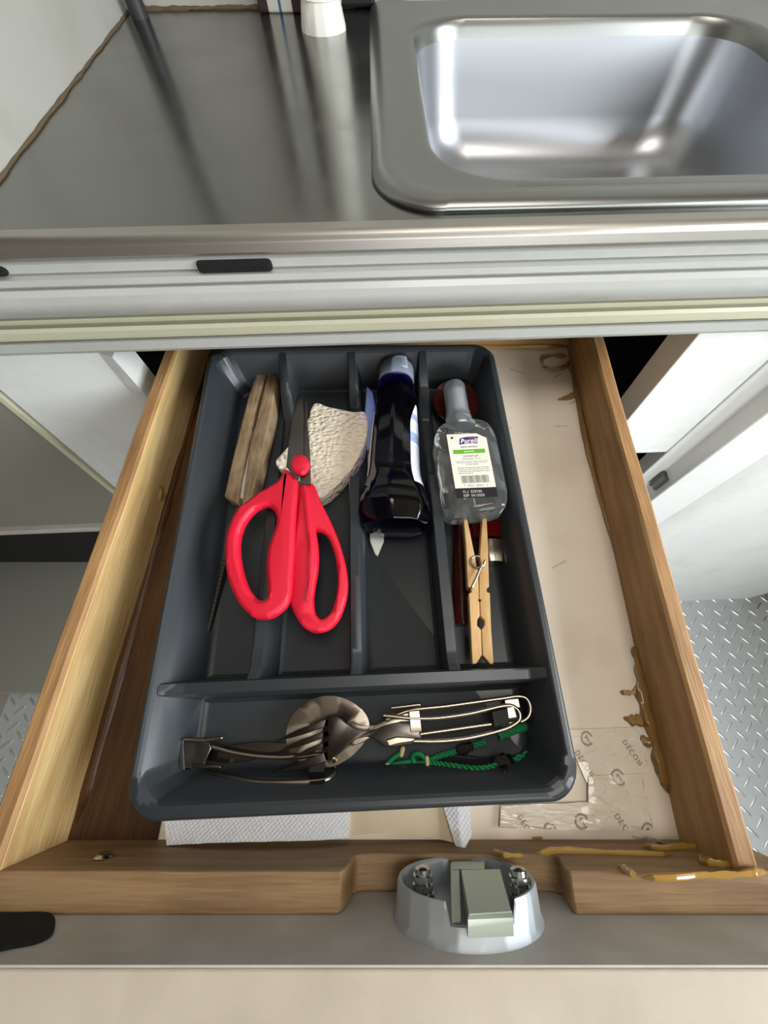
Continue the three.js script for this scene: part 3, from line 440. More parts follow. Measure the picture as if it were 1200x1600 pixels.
{
  const t = thing('cutlery_tray', 'dark grey plastic cutlery tray with five compartments lying in the drawer', 'tray', T(TW / 2, TL / 2, 0));
  const ring = (e, h, r) => rrect(e, TW - e, e, TL - e, Math.max(r, 0.004), 0, 10).map((p) => T(p.x, p.z, h));
  const D = TDEP, rings = [];
  for (const [e, h, r] of [[0.0125, 0, 0.012], [0.011, 0.0006, 0.013], [0.0065, D - 0.010, 0.014], [0.004, D - 0.0098, 0.015], [0.0008, D - 0.0092, 0.017], [0.0, D - 0.0085, 0.017], [0.0, D - 0.0035, 0.017], [0.0006, D - 0.0016, 0.0168], [0.0016, D - 0.0005, 0.0164], [0.003, D, 0.016], [0.0046, D - 0.0002, 0.015], [0.0062, D - 0.0012, 0.0145], [0.0072, D - 0.003, 0.014], [0.0125, 0.0085, 0.011], [0.0136, 0.005, 0.0105], [0.0155, 0.003, 0.0095], [0.0185, 0.0022, 0.008]]) rings.push(ring(e, h, r));
  part('shell', loft(rings, { crs: 0.9 }), M.tray, t);
  // a ridge swept along a line; hs: list of [fraction, height]
  const ridge = (a, b, w1, w2, hs, n = 60) => {
    const rg = []; const dir = new THREE.Vector2(b[0] - a[0], b[1] - a[1]).normalize(), nx = -dir.y, nz = dir.x;
    for (let i = 0; i <= n; i++) { const k = i / n; let h = hs[hs.length - 1][1]; for (let j = 0; j + 1 < hs.length; j++) if (k >= hs[j][0] && k <= hs[j + 1][0]) { const q = (k - hs[j][0]) / (hs[j + 1][0] - hs[j][0] || 1); const s = hs[j + 1][2] ? q * q * (3 - 2 * q) : q; h = hs[j][1] + (hs[j + 1][1] - hs[j][1]) * s; }
      const cx = a[0] + (b[0] - a[0]) * k, cz = a[1] + (b[1] - a[1]) * k, W = (hh) => w2 + (w1 - w2) * Math.min(1, hh / D); const hw = W(h) / 2, bw = w2 / 2;
      rg.push([[bw + 0.003, 0.0015], [bw, 0.004], [hw, Math.max(0.0042, h - 0.0016)], [hw * 0.8, h - 0.0004], [hw * 0.4, h], [-hw * 0.4, h], [-hw * 0.8, h - 0.0004], [-hw, Math.max(0.0042, h - 0.0016)], [-bw, 0.004], [-bw - 0.003, 0.0015]].map(([o, hh]) => T(cx + nx * o, cz + nz * o, hh))); }
    return loft(rg, { crs: 0.7 });
  };
  const hx = 0.037;
  const cl = Ti(226, 1079, hx), cr = Ti(872, 1050, hx);
  part('cross_divider', ridge([0.007, cl[1]], [TW - 0.007, cr[1]], 0.0062, 0.012, [[0, hx + 0.004], [0.03, hx, 1], [0.97, hx, 1], [1, hx + 0.004]]), M.tray, t);
  const lowH = 0.031;
  for (const [b, f] of [[[442, 548], [400, 1040]], [[549, 548], [557, 1040]], [[660, 548], [708, 1036]]]) {
    const B = Ti(b[0], b[1], 0.041), F = Ti(f[0], f[1], lowH), zc = cl[1] + (cr[1] - cl[1]) * F[0] / TW; const z0 = 0.006, z1 = zc - 0.002, x0 = B[0] + (F[0] - B[0]) * (z0 - B[1]) / (F[1] - B[1]), x1 = B[0] + (F[0] - B[0]) * (z1 - B[1]) / (F[1] - B[1]); const k = (z) => (z - z0) / (z1 - z0);
    part('divider', ridge([x0, z0], [x1, z1], 0.0068, 0.0112, [[0, D - 0.0015], [k(0.014), D - 0.004, 1], [k(0.03), 0.030], [k(0.056), 0.007, 1], [k(0.114), 0.005], [k(0.122), lowH - 0.002, 1], [k(0.13), lowH, 1], [k(z1 - 0.008), lowH], [1, hx - 0.001, 1]], 120), M.tray, t);
  }
}
function onTray(u, v, lift) { let h = 0.0025; for (let i = 0; i < 60; i++) { const e = TL - Ti(u, v, h + lift)[1]; const t = [[0.0185, 0.0022], [0.0155, 0.003], [0.0136, 0.005], [0.0125, 0.0085], [0.0072, 0.0395]]; let w = t[4][1]; if (e > t[0][0]) w = t[0][1]; else for (let k = 0; k < 4; k++) if (e <= t[k][0] && e >= t[k + 1][0]) w = t[k][1] + (t[k + 1][1] - t[k][1]) * (t[k][0] - e) / (t[k][0] - t[k + 1][0]); h += 0.25 * (w - h); } return CH - (Y0 + h + lift); }
const DF = CH - (Y0 + 0.0024);                                         // depth of the compartment floor (0.2606)

// ---------------------------------------------------------------- scissors
{
  const q = zo(320, 560, 0.275), P = (l) => l.map(q);
  const lo = P([[455, 622], [520, 682], [524, 760], [516, 850], [510, 950], [504, 1100], [495, 1250], [486, 1345], [468, 1392], [430, 1432], [370, 1470], [300, 1480], [240, 1450], [180, 1380], [135, 1290], [110, 1180], [105, 1050], [125, 950], [170, 860], [250, 790], [340, 730], [405, 690], [436, 645]]);
  const lh = P([[345, 830], [390, 862], [402, 920], [377, 1000], [352, 1080], [343, 1180], [350, 1290], [348, 1355], [310, 1370], [260, 1330], [220, 1250], [195, 1150], [188, 1040], [205, 960], [245, 890], [295, 845]]);
  const ro = P([[538, 714], [612, 708], [645, 785], [682, 860], [730, 960], [770, 1070], [800, 1190], [808, 1300], [790, 1400], [750, 1490], [690, 1543], [610, 1555], [550, 1520], [505, 1450], [486, 1390], [490, 1250], [500, 1050], [520, 900], [530, 800]]);
  const rh = P([[628, 972], [680, 990], [720, 1060], [745, 1160], [752, 1270], [738, 1370], [705, 1450], [660, 1478], [625, 1450], [612, 1380], [620, 1290], [637, 1190], [640, 1090], [632, 1010]]);
  const d = 0.2165, base = V(466, 850, d + 0.012);
  const t = thing('scissors', 'scissors with bright red plastic handles and grey steel blades lying across the tray dividers', 'scissors', base);
  part('handle', slab(lo, d + 0.0035, 0.0082, { holes: [lh], bevel: 0.0032, seg: 5, n: 6 }), M.red, t);
  part('handle', slab(ro, d + 0.006, 0.0076, { holes: [rh], bevel: 0.0024, seg: 5, n: 6 }), M.red, t);
  const rib = P([[550, 716], [570, 716], [598, 850], [612, 960], [622, 1090], [616, 1200], [604, 1290], [594, 1370], [582, 1390], [580, 1300], [586, 1100], [574, 940], [556, 800]]);
  part('handle_ridge', slab(rib, d + 0.0045, 0.006, { bevel: 0.0014, n: 5 }), M.red, t);
  const b1 = P([[540, 182], [560, 240], [566, 330], [560, 440], [560, 560], [525, 690], [462, 612], [475, 480], [495, 330], [515, 240]]), b2 = P([[576, 202], [580, 330], [590, 440], [598, 560], [602, 716], [548, 716], [520, 600], [530, 480], [545, 330], [560, 240]]);
  part('blade', slab(b1, d + 0.002, 0.0018, { bevel: 0.0006, smooth: false }), M.blade, t);
  part('blade', slab(b2, d + 0.0042, 0.0018, { bevel: 0.0006, smooth: false }), M.blade, t);
  const pv = []; for (let i = 0; i < 24; i++) { const a = i / 24 * Math.PI * 2; pv.push(q([540 + 54 * Math.cos(a), 598 + 56 * Math.sin(a)])); }
  part('pivot_cap', slab(pv, d - 0.0012, 0.0045, { bevel: 0.0018, seg: 5, smooth: false }), M.red, t);
}
// ---------------------------------------------------------------- sponge
{
  const q = zo(320, 560, 0.275), l = [[630, 250], [700, 272], [790, 290], [850, 302], [906, 300], [926, 370], [918, 450], [890, 530], [850, 600], [780, 690], [720, 745], [652, 790], [600, 740], [520, 690], [470, 640], [424, 625], [400, 585], [430, 545], [470, 500], [540, 420], [592, 330], [598, 295]].map(q);
  const g = uvm(slab(l, 0.2435, 0.0155, { bevel: 0.0014, n: 3 }), 'x');
  solo('sponge', g, M.sponge, 'torn off-white sponge wedge under the scissor blades', 'sponge');
}
// ---------------------------------------------------------------- folding saw with wooden handle
{
  const t = thing('folding_saw', 'small saw with weathered split wooden handle and thin dark toothed blade', 'saw', V(390, 690, DF));
  const dT = 0.2425;
  part('handle_scale', uvm(slab([[403, 573], [417, 577], [400, 640], [383, 715], [372, 788], [350, 775], [362, 720], [386, 625]], dT, 0.016, { bevel: 0.0014, smooth: false }), 'z'), M.greyWood, t);
  part('handle_scale', uvm(slab([[419, 579], [432, 585], [425, 640], [408, 715], [394, 775], [381, 788], [377, 787], [388, 712], [404, 640]], dT - 0.0012, 0.016, { bevel: 0.0014, smooth: false }), 'z'), M.greyWood, t);
  part('slot_liner', slab([[398, 668], [402, 672], [388, 735], [379, 780], [373, 776], [383, 735]], dT + 0.0022, 0.005, { bevel: 0.0004, smooth: false }), M.whitePlastic, t);
  const s0 = V(376, 770, 0.249), s1 = V(325, 985, 0.256), bl = []; const N = 34, dv = s1.clone().sub(s0), nn = V3(dv.z, 0, -dv.x).normalize();
  const bp = (k, o, y) => s0.clone().addScaledVector(dv, k).addScaledVector(nn, o).add(V3(0, y, 0));
  part('blade', hexa([bp(0, -0.0012, 0), bp(0, 0.0012, 0), bp(1, 0.0008, 0), bp(1, -0.0008, 0), bp(0, -0.0012, -0.008), bp(0, 0.0012, -0.008), bp(1, 0.0008, -0.0035), bp(1, -0.0008, -0.0035)]), std({ color: 0x6a645c, metalness: 1, roughness: 0.45 }), t);
  for (let i = 9; i < N; i++) { const c = new THREE.ConeGeometry(0.0009, 0.0022, 4); const p = bp(i / N, 0, 0.0007); c.translate(p.x, p.y, p.z); bl.push(c); }
  part('teeth', bl, M.steelWire, t);
}
// ---------------------------------------------------------------- dish soap bottle
{
  const t = thing('soap_bottle', 'dark violet dish soap bottle with grey cap lying in the third compartment', 'bottle', V(618, 720, DF));
  const N = 40; const ringAt = (v, xl, xr, d, k = 0.82, pw = 2.3, dz = 0) => { const c = V((xl + xr) / 2, v, d), h = V(xr, v, d).sub(c).length(), o = []; for (let i = 0; i < N; i++) { const a = i / N * Math.PI * 2, ca = Math.cos(a), sa = Math.sin(a); o.push(V3(c.x + h * Math.sign(ca) * Math.pow(Math.abs(ca), 2 / pw), c.y + h * k * Math.sign(sa) * Math.pow(Math.abs(sa), 2 / pw), c.z + dz)); } return o; };
  const dA = 0.2345, prof = [[598, 594, 644, .9], [603, 591, 646, .9], [612, 589, 648, .9], [630, 588, 650, .88], [633, 588.5, 650, .88], [650, 585, 651, .85], [680, 581, 653, .8], [710, 578, 654, .76], [735, 576, 655, .76], [750, 574, 657, .78], [762, 570, 661, .8], [775, 565, 666, .83], [790, 561, 671, .86], [805, 560, 673, .87], [815, 562, 672, .87], [822, 566, 669, .85], [827, 574, 663, .8], [829, 590, 650, .6]];
  const rings = prof.map(([v, a, b, k]) => ringAt(v, a, b, dA, k)); 
  part('body', loft(rings.map((r) => r.slice().reverse()), { crs: 1.1 }), M.soap, t);
  const collar = [[576, 599, 642], [578, 593, 646], [582, 591.5, 647], [597, 591, 647], [599, 593, 646]].map(([v, a, b]) => ringAt(v, a, b, dA, 0.95, 2));
  const cap = part('cap', loft(collar.map((r) => r.slice().reverse()), { crs: 0.6 }), M.capGrey, t);
  const noz = [[561, 615, 634], [562, 613, 636], [578, 611, 638], [579, 613, 636]].map(([v, a, b]) => ringAt(v, a, b, dA - 0.009, 0.7, 3.2));
  part('nozzle', loft(noz.map((r) => r.slice().reverse()), { crs: 0.6 }), std({ color: 0xa9b3c2, roughness: 0.3 }), cap);
  // labels wrapped on both flanks
  const cv = document.createElement('canvas'); cv.width = 512; cv.height = 256; const x = cv.getContext('2d'); x.fillStyle = '#e9edf4'; x.fillRect(0, 0, 512, 256); x.fillStyle = '#9fb0d6'; x.fillRect(70, 0, 40, 256); x.fillRect(190, 0, 60, 256); x.fillStyle = '#8d97ae'; for (let i = 0; i < 16; i++) for (let j = 0; j < 34; j++) { if ((i * 7 + j * 3) % 5) x.fillRect(270 + i * 14, 10 + j * 7, 9, 3); } x.fillStyle = '#c9d3e8'; for (let j = 0; j < 20; j++) x.fillRect(120, 12 + j * 12, 60, 3);
  const tx = new THREE.CanvasTexture(cv); tx.colorSpace = THREE.SRGBColorSpace; const lm = std({ map: tx, roughness: 0.35 });
  const wrap = (a0, a1, v0, v1, cut) => { const pos = [], uv = [], idx = [], S = 14, K = 24; for (let i = 0; i <= K; i++) { const v = v0 + (v1 - v0) * i / K; let j = 0; while (j + 2 < prof.length && prof[j + 1][0] < v) j++; const A = prof[j], B = prof[j + 1], q = clamp01((v - A[0]) / (B[0] - A[0])); const xl = A[1] + (B[1] - A[1]) * q, xr = A[2] + (B[2] - A[2]) * q, kk = A[3] + (B[3] - A[3]) * q; const c = V((xl + xr) / 2, v, dA), h = V(xr, v, dA).sub(c).length() + 0.0005;
      const e = cut(i / K); for (let s = 0; s <= S; s++) { const a = a0 + (a1 - a0) * (s / S) * e, ca = Math.cos(a), sa = Math.sin(a); const p = V3(c.x + h * Math.sign(ca) * Math.pow(Math.abs(ca), 2 / 2.3), c.y + (h * kk + 0.0002) * Math.sign(sa) * Math.pow(Math.abs(sa), 2 / 2.3), c.z); pos.push(p.x, p.y, p.z); uv.push(i / K, s / S); } }
    for (let i = 0; i < K; i++) for (let s = 0; s < S; s++) { const a = i * (S + 1) + s, b = a + S + 1; idx.push(a, b, a + 1, a + 1, b, b + 1); } const g = new THREE.BufferGeometry(); g.setAttribute('position', new THREE.Float32BufferAttribute(pos, 3)); g.setAttribute('uv', new THREE.Float32BufferAttribute(uv, 2)); g.setIndex(idx); g.computeVertexNormals(); return g; };
  part('label', wrap(-0.35, 0.92, 642, 768, (k) => 0.55 + 0.45 * Math.sin(Math.min(1, k * 3 + 0.1) * Math.PI / 2)), lm, t, 'white and pale blue printed label');
  part('label', wrap(Math.PI + 0.4, Math.PI - 0.5, 652, 752, () => 1), M.whitePlastic, t, 'plain back of the second label');
}
// ---------------------------------------------------------------- white plastic knife under the bottle
{
  const t = thing('plastic_knife', 'white plastic knife with pointed tip poking out under the violet bottle', 'knife', V(585, 760, DF));
  part('blade', slab([[574, 700], [590, 700], [600, 845], [590, 869], [586, 866], [578, 845]], 0.2575, 0.0016, { bevel: 0.0004, smooth: false }), M.whitePlastic, t);
  part('grip', slab([[573, 603], [582, 612], [588, 640], [592, 702], [573, 702], [570, 640]], 0.2485, 0.005, { bevel: 0.001, smooth: false }), M.bluePlastic, t, 'pale blue grip end');
}
// ---------------------------------------------------------------- spoon and lighter below the sanitizer
{
  const t = thing('spoon', 'dark red wooden spoon with round bowl under the clear sanitizer bottle', 'spoon', V(716, 800, DF));
  const c = V(712, 627, 0.249), R = 0.0215, N = 36, rings = []; for (const [r, y] of [[0.001, -0.008], [0.5, -0.0075], [0.85, -0.004], [0.97, -0.001], [1, 0.0005], [0.97, 0.0012], [0.93, 0.0006], [0.8, -0.0022], [0.5, -0.0052], [0.001, -0.0058]]) { const o = []; for (let i = 0; i < N; i++) { const a = -i / N * Math.PI * 2; o.push(V3(c.x + Math.cos(a) * R * r * 0.92, c.y + y, c.z + Math.sin(a) * R * r * 1.15)); } rings.push(o); }
  part('bowl', loft(rings.map((r) => r.slice().reverse()), { crs: 0.8 }), M.spoonWood, t);
  const pts = [V(709, 668, 0.251), V(712, 720, 0.2545), V(716, 800, 0.255), V(720, 880, 0.2545), V(722, 976, 0.2545)], wd = [0.004, 0.0028, 0.0034, 0.0052, 0.006], cr = smoothLine(pts, 24), rg = cr.map((p, i) => { const k = i / 24 * 4, a = Math.floor(k), b = Math.min(4, a + 1), w = (wd[a] + (wd[b] - wd[a]) * (k - a)) * (i === 24 ? 0.8 : 1), o = []; for (let j = 0; j < 16; j++) { const q = j / 16 * Math.PI * 2; o.push(V3(p.x + Math.cos(q) * w, p.y + Math.sin(q) * Math.min(w, 0.0045), p.z)); } return o; });
  part('handle', uvm(loft(rg.map((r) => r.reverse()), { crs: 0.8 }), 'z'), M.spoonWood, t);
}
{
  const t = thing('lighter', 'dark red translucent lighter with steel hood beneath the clothespin', 'lighter', V(757, 790, DF));
  const oval = (p, rx, ry) => { const o = []; for (let j = 0; j < 24; j++) { const q = -j / 24 * Math.PI * 2; o.push(V3(p.x + Math.cos(q) * rx, p.y + Math.sin(q) * ry, p.z)); } return o; };
  const a = V(756, 792, 0.2535), b = V(760, 842, 0.2535), m = (k) => a.clone().lerp(b, k);
  part('body', loft([oval(m(0), 0.010, 0.0052), oval(m(0.03), 0.0118, 0.0064), oval(m(0.5), 0.0122, 0.0066), oval(m(0.97), 0.0122, 0.0066), oval(m(1), 0.0116, 0.006)], { crs: 0.6 }), M.redPlastic, t);
  const h0 = V(766, 846, 0.2535), h1 = V(770, 880, 0.2535);
  part('hood', loft([oval(h0, 0.0095, 0.006), oval(h0.clone().lerp(h1, 0.1), 0.01, 0.0064), oval(h0.clone().lerp(h1, 0.9), 0.0085, 0.0064), oval(h1, 0.008, 0.006)], { crs: 0.5 }), M.steelWire, t);
  const w = new THREE.CylinderGeometry(0.0038, 0.0038, 0.006, 20); w.rotateZ(Math.PI / 2); const wp = V(785, 864, 0.253); w.translate(wp.x, wp.y, wp.z); part('wheel', w, M.black, t);
}
// ---------------------------------------------------------------- hand sanitizer
{
  const dA = 0.2305, HT = 0.0125, dT = dA - HT;
  const t = thing('sanitizer_bottle', 'small clear hand sanitizer bottle with frosted pump cap and printed white label', 'bottle', V(735, 740, dA + HT));
  const sec = (l, dd, n = 6) => smoothLine(l.map(([u, v]) => V(u, v, dd)), l.length * n, true).slice(0, -1);
  const out = [[700, 671], [740, 667], [757, 673], [768, 688], [775, 715], [783, 755], [788, 785], [785, 800], [768, 807], [735, 810], [705, 811], [694, 803], [690, 785], [684, 750], [679, 715], [677, 698], [684, 680]];
  const cen = V(732, 742, dA), lay = [[0.80, HT], [0.93, HT - 0.0006], [0.975, HT - 0.002], [1, HT - 0.0055], [1, -HT + 0.0055], [0.975, -HT + 0.002], [0.93, -HT + 0.0006], [0.80, -HT]];
  const base = sec(out, dA); const rings = lay.map(([k, y]) => base.map((p) => V3(cen.x + (p.x - cen.x) * k, p.y + y, cen.z + (p.z - cen.z) * (1 - (1 - k) * 0.7))));
  part('body', loft(rings, { crs: 1.0 }), M.clear, t);
  const ax0 = V(719, 672, dA), ax1 = V(709, 602, dA), ad = ax1.clone().sub(ax0), Ln = ad.length(), lathe = (pr, mat, nm, par) => { const g = new THREE.LatheGeometry(pr.map((q) => new THREE.Vector2(...q)), 36); g.applyQuaternion(new THREE.Quaternion().setFromUnitVectors(V3(0, 1, 0), ad.clone().normalize())); g.translate(ax0.x, ax0.y, ax0.z); return part(nm, crease(g, 0.5), mat, par); };
  lathe([[0, -0.001], [0.0105, -0.001], [0.0108, 0.001], [0.0108, 0.005], [0.0098, 0.0062], [0.0098, 0.0075], [0.0102, 0.008], [0.0102, 0.0105], [0.0092, 0.011], [0, 0.011]], M.frost, 'collar', t);
  lathe([[0, 0.0112], [0.0092, 0.0112], [0.0095, 0.014], [0.0095, 0.0155], [0.0090, 0.0158], [0.0088, Ln - 0.003], [0.008, Ln - 0.001], [0.006, Ln], [0, Ln]], M.frost, 'cap', t);
  lathe([[0, 0.0165], [0.0046, 0.0165], [0.0046, Ln - 0.008], [0.003, Ln - 0.006], [0, Ln - 0.006]], M.whitePlastic, 'pump', t);
  // label print
  const W = 640, H = 1000, cv = document.createElement('canvas'); cv.width = W; cv.height = H; const x = cv.getContext('2d'); x.fillStyle = '#f1ecdf'; x.fillRect(0, 0, W, H);
  x.fillStyle = '#111'; x.fillRect(60, 45, 40, 32);
  x.fillStyle = '#2c2170'; x.beginPath(); x.moveTo(200, 80); x.quadraticCurveTo(330, 40, 505, 62); x.lineTo(478, 175); x.quadraticCurveTo(330, 150, 185, 182); x.closePath(); x.fill();
  x.fillStyle = '#c8385a'; x.beginPath(); x.ellipse(400, 76, 60, 10, -0.03, 0, 7); x.fill();
  x.textAlign = 'center'; x.fillStyle = '#fff'; x.font = 'italic bold 98px sans-serif'; x.fillText('Purell', 342, 158);
  x.fillStyle = '#343a66'; x.font = 'bold 40px sans-serif'; x.fillText('hand sanitizer', 335, 232);
  x.fillStyle = '#68b52c'; x.fillRect(62, 262, 512, 66); x.fillStyle = '#eef6e2'; x.font = 'bold 40px sans-serif'; x.fillText('naturals', 320, 308);
  x.fillStyle = '#343a66'; x.font = 'bold 36px sans-serif'; x.fillText('antiseptic gel', 335, 378); x.font = '34px sans-serif'; x.fillText('70% alcohol  2 fl oz', 335, 420);
  x.strokeStyle = '#777'; x.lineWidth = 3; x.beginPath(); x.moveTo(70, 440); x.lineTo(590, 440); x.stroke();
  x.fillStyle = '#555a78'; x.font = 'bold 27px sans-serif'; x.fillText('kills 99.9% of germs, with moisturizer', 335, 476); x.fillText('for clean hands', 335, 508);
  x.fillStyle = '#8a8078'; for (let r = 0; r < 4; r++) { let px = 95; const end = r === 3 ? 330 : 585; while (px < end) { const w = 16 + ((px * 7 + r * 31) % 38); x.fillRect(px, 548 + r * 28, w, 11); px += w + 10; } }
  x.fillStyle = '#222'; let bx = 120; for (let i = 0; i < 48; i++) { const w = [4, 8, 5, 12, 4, 6][(i * 5 + (i >> 2)) % 6]; if (bx > 560) break; x.fillRect(bx, 672, w, 112); bx += w + [5, 9, 4, 7][(i * 3) % 4]; }
  x.font = '46px monospace'; x.fillText('7 3852 04621 2', 335, 838);
  x.fillStyle = '#14171c'; x.fillRect(0, 858, W, H); x.fillStyle = '#d9d4c8'; x.font = 'bold 50px monospace'; x.textAlign = 'left'; x.fillText('FLJ 929740', 110, 928); x.fillText('EXP 04/2020', 110, 984);
  const tx = new THREE.CanvasTexture(cv); tx.colorSpace = THREE.SRGBColorSpace; tx.anisotropy = 8;
  const dl = dT - 0.0004, A = V(697.5, 679, dl), Bx = V(759, 676, dl), C = V(714, 778.5, dl), Dd = V(778, 776, dl), cut1 = V(744, 677, dl), cut2 = V(760, 684, dl);
  const pts = [A, cut1, cut2, Dd, C], pos = [], uv = [], inv = (p) => { let u = 0.5, v = 0.5; for (let i = 0; i < 10; i++) { const q = (uu, vv) => A.clone().lerp(Bx, uu).lerp(C.clone().lerp(Dd, uu), vv); const e = p.clone().sub(q(u, v)), du = q(u + 1e-3, v).sub(q(u, v)), dv = q(u, v + 1e-3).sub(q(u, v)), det = du.x * dv.z - du.z * dv.x; u += 1e-3 * (e.x * dv.z - e.z * dv.x) / det; v += 1e-3 * (du.x * e.z - du.z * e.x) / det; } return [u, 1 - v]; };
  for (let i = 1; i + 1 < pts.length; i++) for (const p of [pts[0], pts[i + 1], pts[i]]) { pos.push(p.x, p.y, p.z); uv.push(...inv(p)); }
  const g = new THREE.BufferGeometry(); g.setAttribute('position', new THREE.Float32BufferAttribute(pos, 3)); g.setAttribute('uv', new THREE.Float32BufferAttribute(uv, 2)); g.computeVertexNormals();
  part('label', g, std({ map: tx, roughness: 0.4 }), t, 'white printed label with green bar and barcode');
}
// ---------------------------------------------------------------- clothespin
{
  const q = zo(680, 790, 1 / 5.93), P = (l) => l.map(q), d = 0.2335;
  const t = thing('clothespin', 'pale wooden clothespin with wire spring lying over the lighter', 'clothespin', V(748, 920, d + 0.009));
  part('jaw', uvm(slab(P([[262, 112], [270, 102], [284, 100], [294, 106], [368, 470], [385, 560], [400, 640], [405, 860], [396, 875], [410, 892], [414, 1020], [390, 1060], [388, 1110], [424, 1150], [432, 1385], [385, 1460], [360, 1468], [345, 1462], [330, 1150], [312, 815], [338, 800], [330, 770], [303, 750], [285, 380]]), d, 0.0085, { bevel: 0.0005, smooth: false }), 'z'), M.clothespin, t);
  part('jaw', uvm(slab(P([[440, 110], [450, 103], [468, 102], [477, 110], [490, 380], [500, 750], [475, 765], [480, 800], [508, 810], [520, 1150], [541, 1450], [532, 1466], [515, 1468], [440, 1385], [430, 1150], [460, 1110], [460, 1060], [422, 1020], [416, 892], [430, 875], [410, 860], [408, 640], [430, 560], [415, 470]]), d, 0.0085, { bevel: 0.0005, smooth: false }), 'z'), M.clothespin, t);
  const c = V(...q([395, 518]), d - 0.0012), helix = []; for (let i = 0; i <= 60; i++) { const a = i / 60 * Math.PI * 6; helix.push(V3(c.x + Math.cos(a) * 0.0044, c.y + 0.001 - i / 60 * 0.012, c.z + Math.sin(a) * 0.0044)); }
  part('spring', [tube(helix, 0.0009, { n: 160, rad: 8 }), tube([V(...q([432, 540]), d - 0.002), V(...q([410, 600]), d - 0.0022), V(...q([335, 770]), d - 0.0018), V(...q([322, 785]), d + 0.001)], 0.0009, { n: 20, rad: 8 })], M.steelWire, t);
}
// ---------------------------------------------------------------- folding camp cutlery in the front compartment
const W3 = (l, d) => l.map(([u, v, e]) => V(u, v, e ?? d));
{
  const t = thing('folding_spoon', 'folding steel camp spoon with looped wire handle lying under the fork', 'spoon', V(640, 1130, DF));
  const c = V(507, 1142, 0.2515), N = 40, rings = []; const axd = V(600, 1130, 0.2515).sub(c).normalize(), an = V3(-axd.z, 0, axd.x);
  for (const [r, y] of [[0.001, -0.0042], [0.4, -0.0038], [0.75, -0.0022], [0.95, -0.0004], [1, 0], [0.97, 0.0003], [0.75, -0.0014], [0.4, -0.003], [0.001, -0.0034]]) { const o = []; for (let i = 0; i < N; i++) { const a = i / N * Math.PI * 2; const p = c.clone().addScaledVector(axd, Math.cos(a) * 0.0225 * r + (Math.cos(a) > 0 ? 0.004 * Math.pow(Math.cos(a), 3) * r : 0)).addScaledVector(an, Math.sin(a) * 0.0185 * r); p.y += y; o.push(p); } rings.push(o); }
  part('bowl', loft(rings, { crs: 0.9 }), M.spoonSteel, t);
  part('neck', slab([[548, 1128], [566, 1134], [590, 1131], [604, 1124], [640, 1112], [650, 1124], [640, 1138], [606, 1144], [585, 1150], [566, 1160], [548, 1164]], 0.2505, 0.0012, { bevel: 0.0004 }), M.spoonSteel, t);
  part('handle', tube(W3([[604, 1124], [637, 1111], [700, 1103], [787, 1091], [811, 1088], [822, 1091], [828, 1102], [827, 1117], [818, 1126], [800, 1129], [773, 1131], [700, 1141], [643, 1149]], 0.2475), 0.0012, { n: 120, rad: 10 }), M.steelWire, t);
  part('clip', slab([[789, 1093], [810, 1091], [813, 1106], [790, 1106]], 0.2505, 0.0012, { bevel: 0.0003, smooth: false }), M.steelWire, t);
  part('pin', tube(W3([[612, 1106], [655, 1101]], 0.2468), 0.001, { n: 8 }), M.steelWire, t);
}
{
  const t = thing('folding_fork', 'folding steel camp fork with four tines and looped wire handle, lying on the spoon', 'fork', V(640, 1150, DF));
  const dF = 0.2462;
  part('head', slab([[508, 1124], [528, 1120], [546, 1134], [566, 1141], [586, 1140], [600, 1134], [640, 1128], [656, 1140], [656, 1160], [640, 1163], [600, 1166], [584, 1154], [566, 1152], [548, 1161], [530, 1178], [508, 1189]], dF, 0.0014, { bevel: 0.0004, n: 3 }), M.forkSteel, t);
  for (const l of [[[424, 1161], [466, 1140], [512, 1122], [514, 1134], [470, 1149]], [[430, 1177], [468, 1157], [513, 1141], [515, 1150], [470, 1166]], [[452, 1186], [480, 1170], [513, 1157], [515, 1166], [482, 1178]], [[421, 1210], [460, 1194], [512, 1173], [514, 1188], [470, 1204]]]) part('tine', slab(l, dF, 0.0013, { bevel: 0.0004, smooth: false }), M.forkSteel, t);
  part('handle', tube(W3([[600, 1118], [611, 1119], [640, 1122], [680, 1122], [733, 1115], [787, 1103], [800, 1103], [811, 1112], [812, 1124], [802, 1133], [789, 1139], [733, 1153], [688, 1158], [647, 1158]], 0.2442), 0.0012, { n: 120, rad: 10 }), M.steelWire, t);
  part('hinge_plate', slab([[639, 1111], [655, 1110], [659, 1143], [642, 1145]], 0.2432, 0.0012, { bevel: 0.0003, smooth: false }), M.steelWire, t);
  part('hinge_plate', slab([[604, 1157], [620, 1152], [648, 1154], [648, 1158], [622, 1162], [608, 1166]], 0.2436, 0.002, { bevel: 0.0004, smooth: false }), M.steelWire, t);
  part('clip', slab([[768, 1112], [793, 1106], [797, 1131], [772, 1137]], 0.2428, 0.0035, { bevel: 0.0008, smooth: false }), M.black, t, 'dark sliding clip');
  part('clip', slab([[792, 1106], [803, 1104], [808, 1121], [795, 1123]], 0.2432, 0.0014, { bevel: 0.0003, smooth: false }), M.steelWire, t);
}
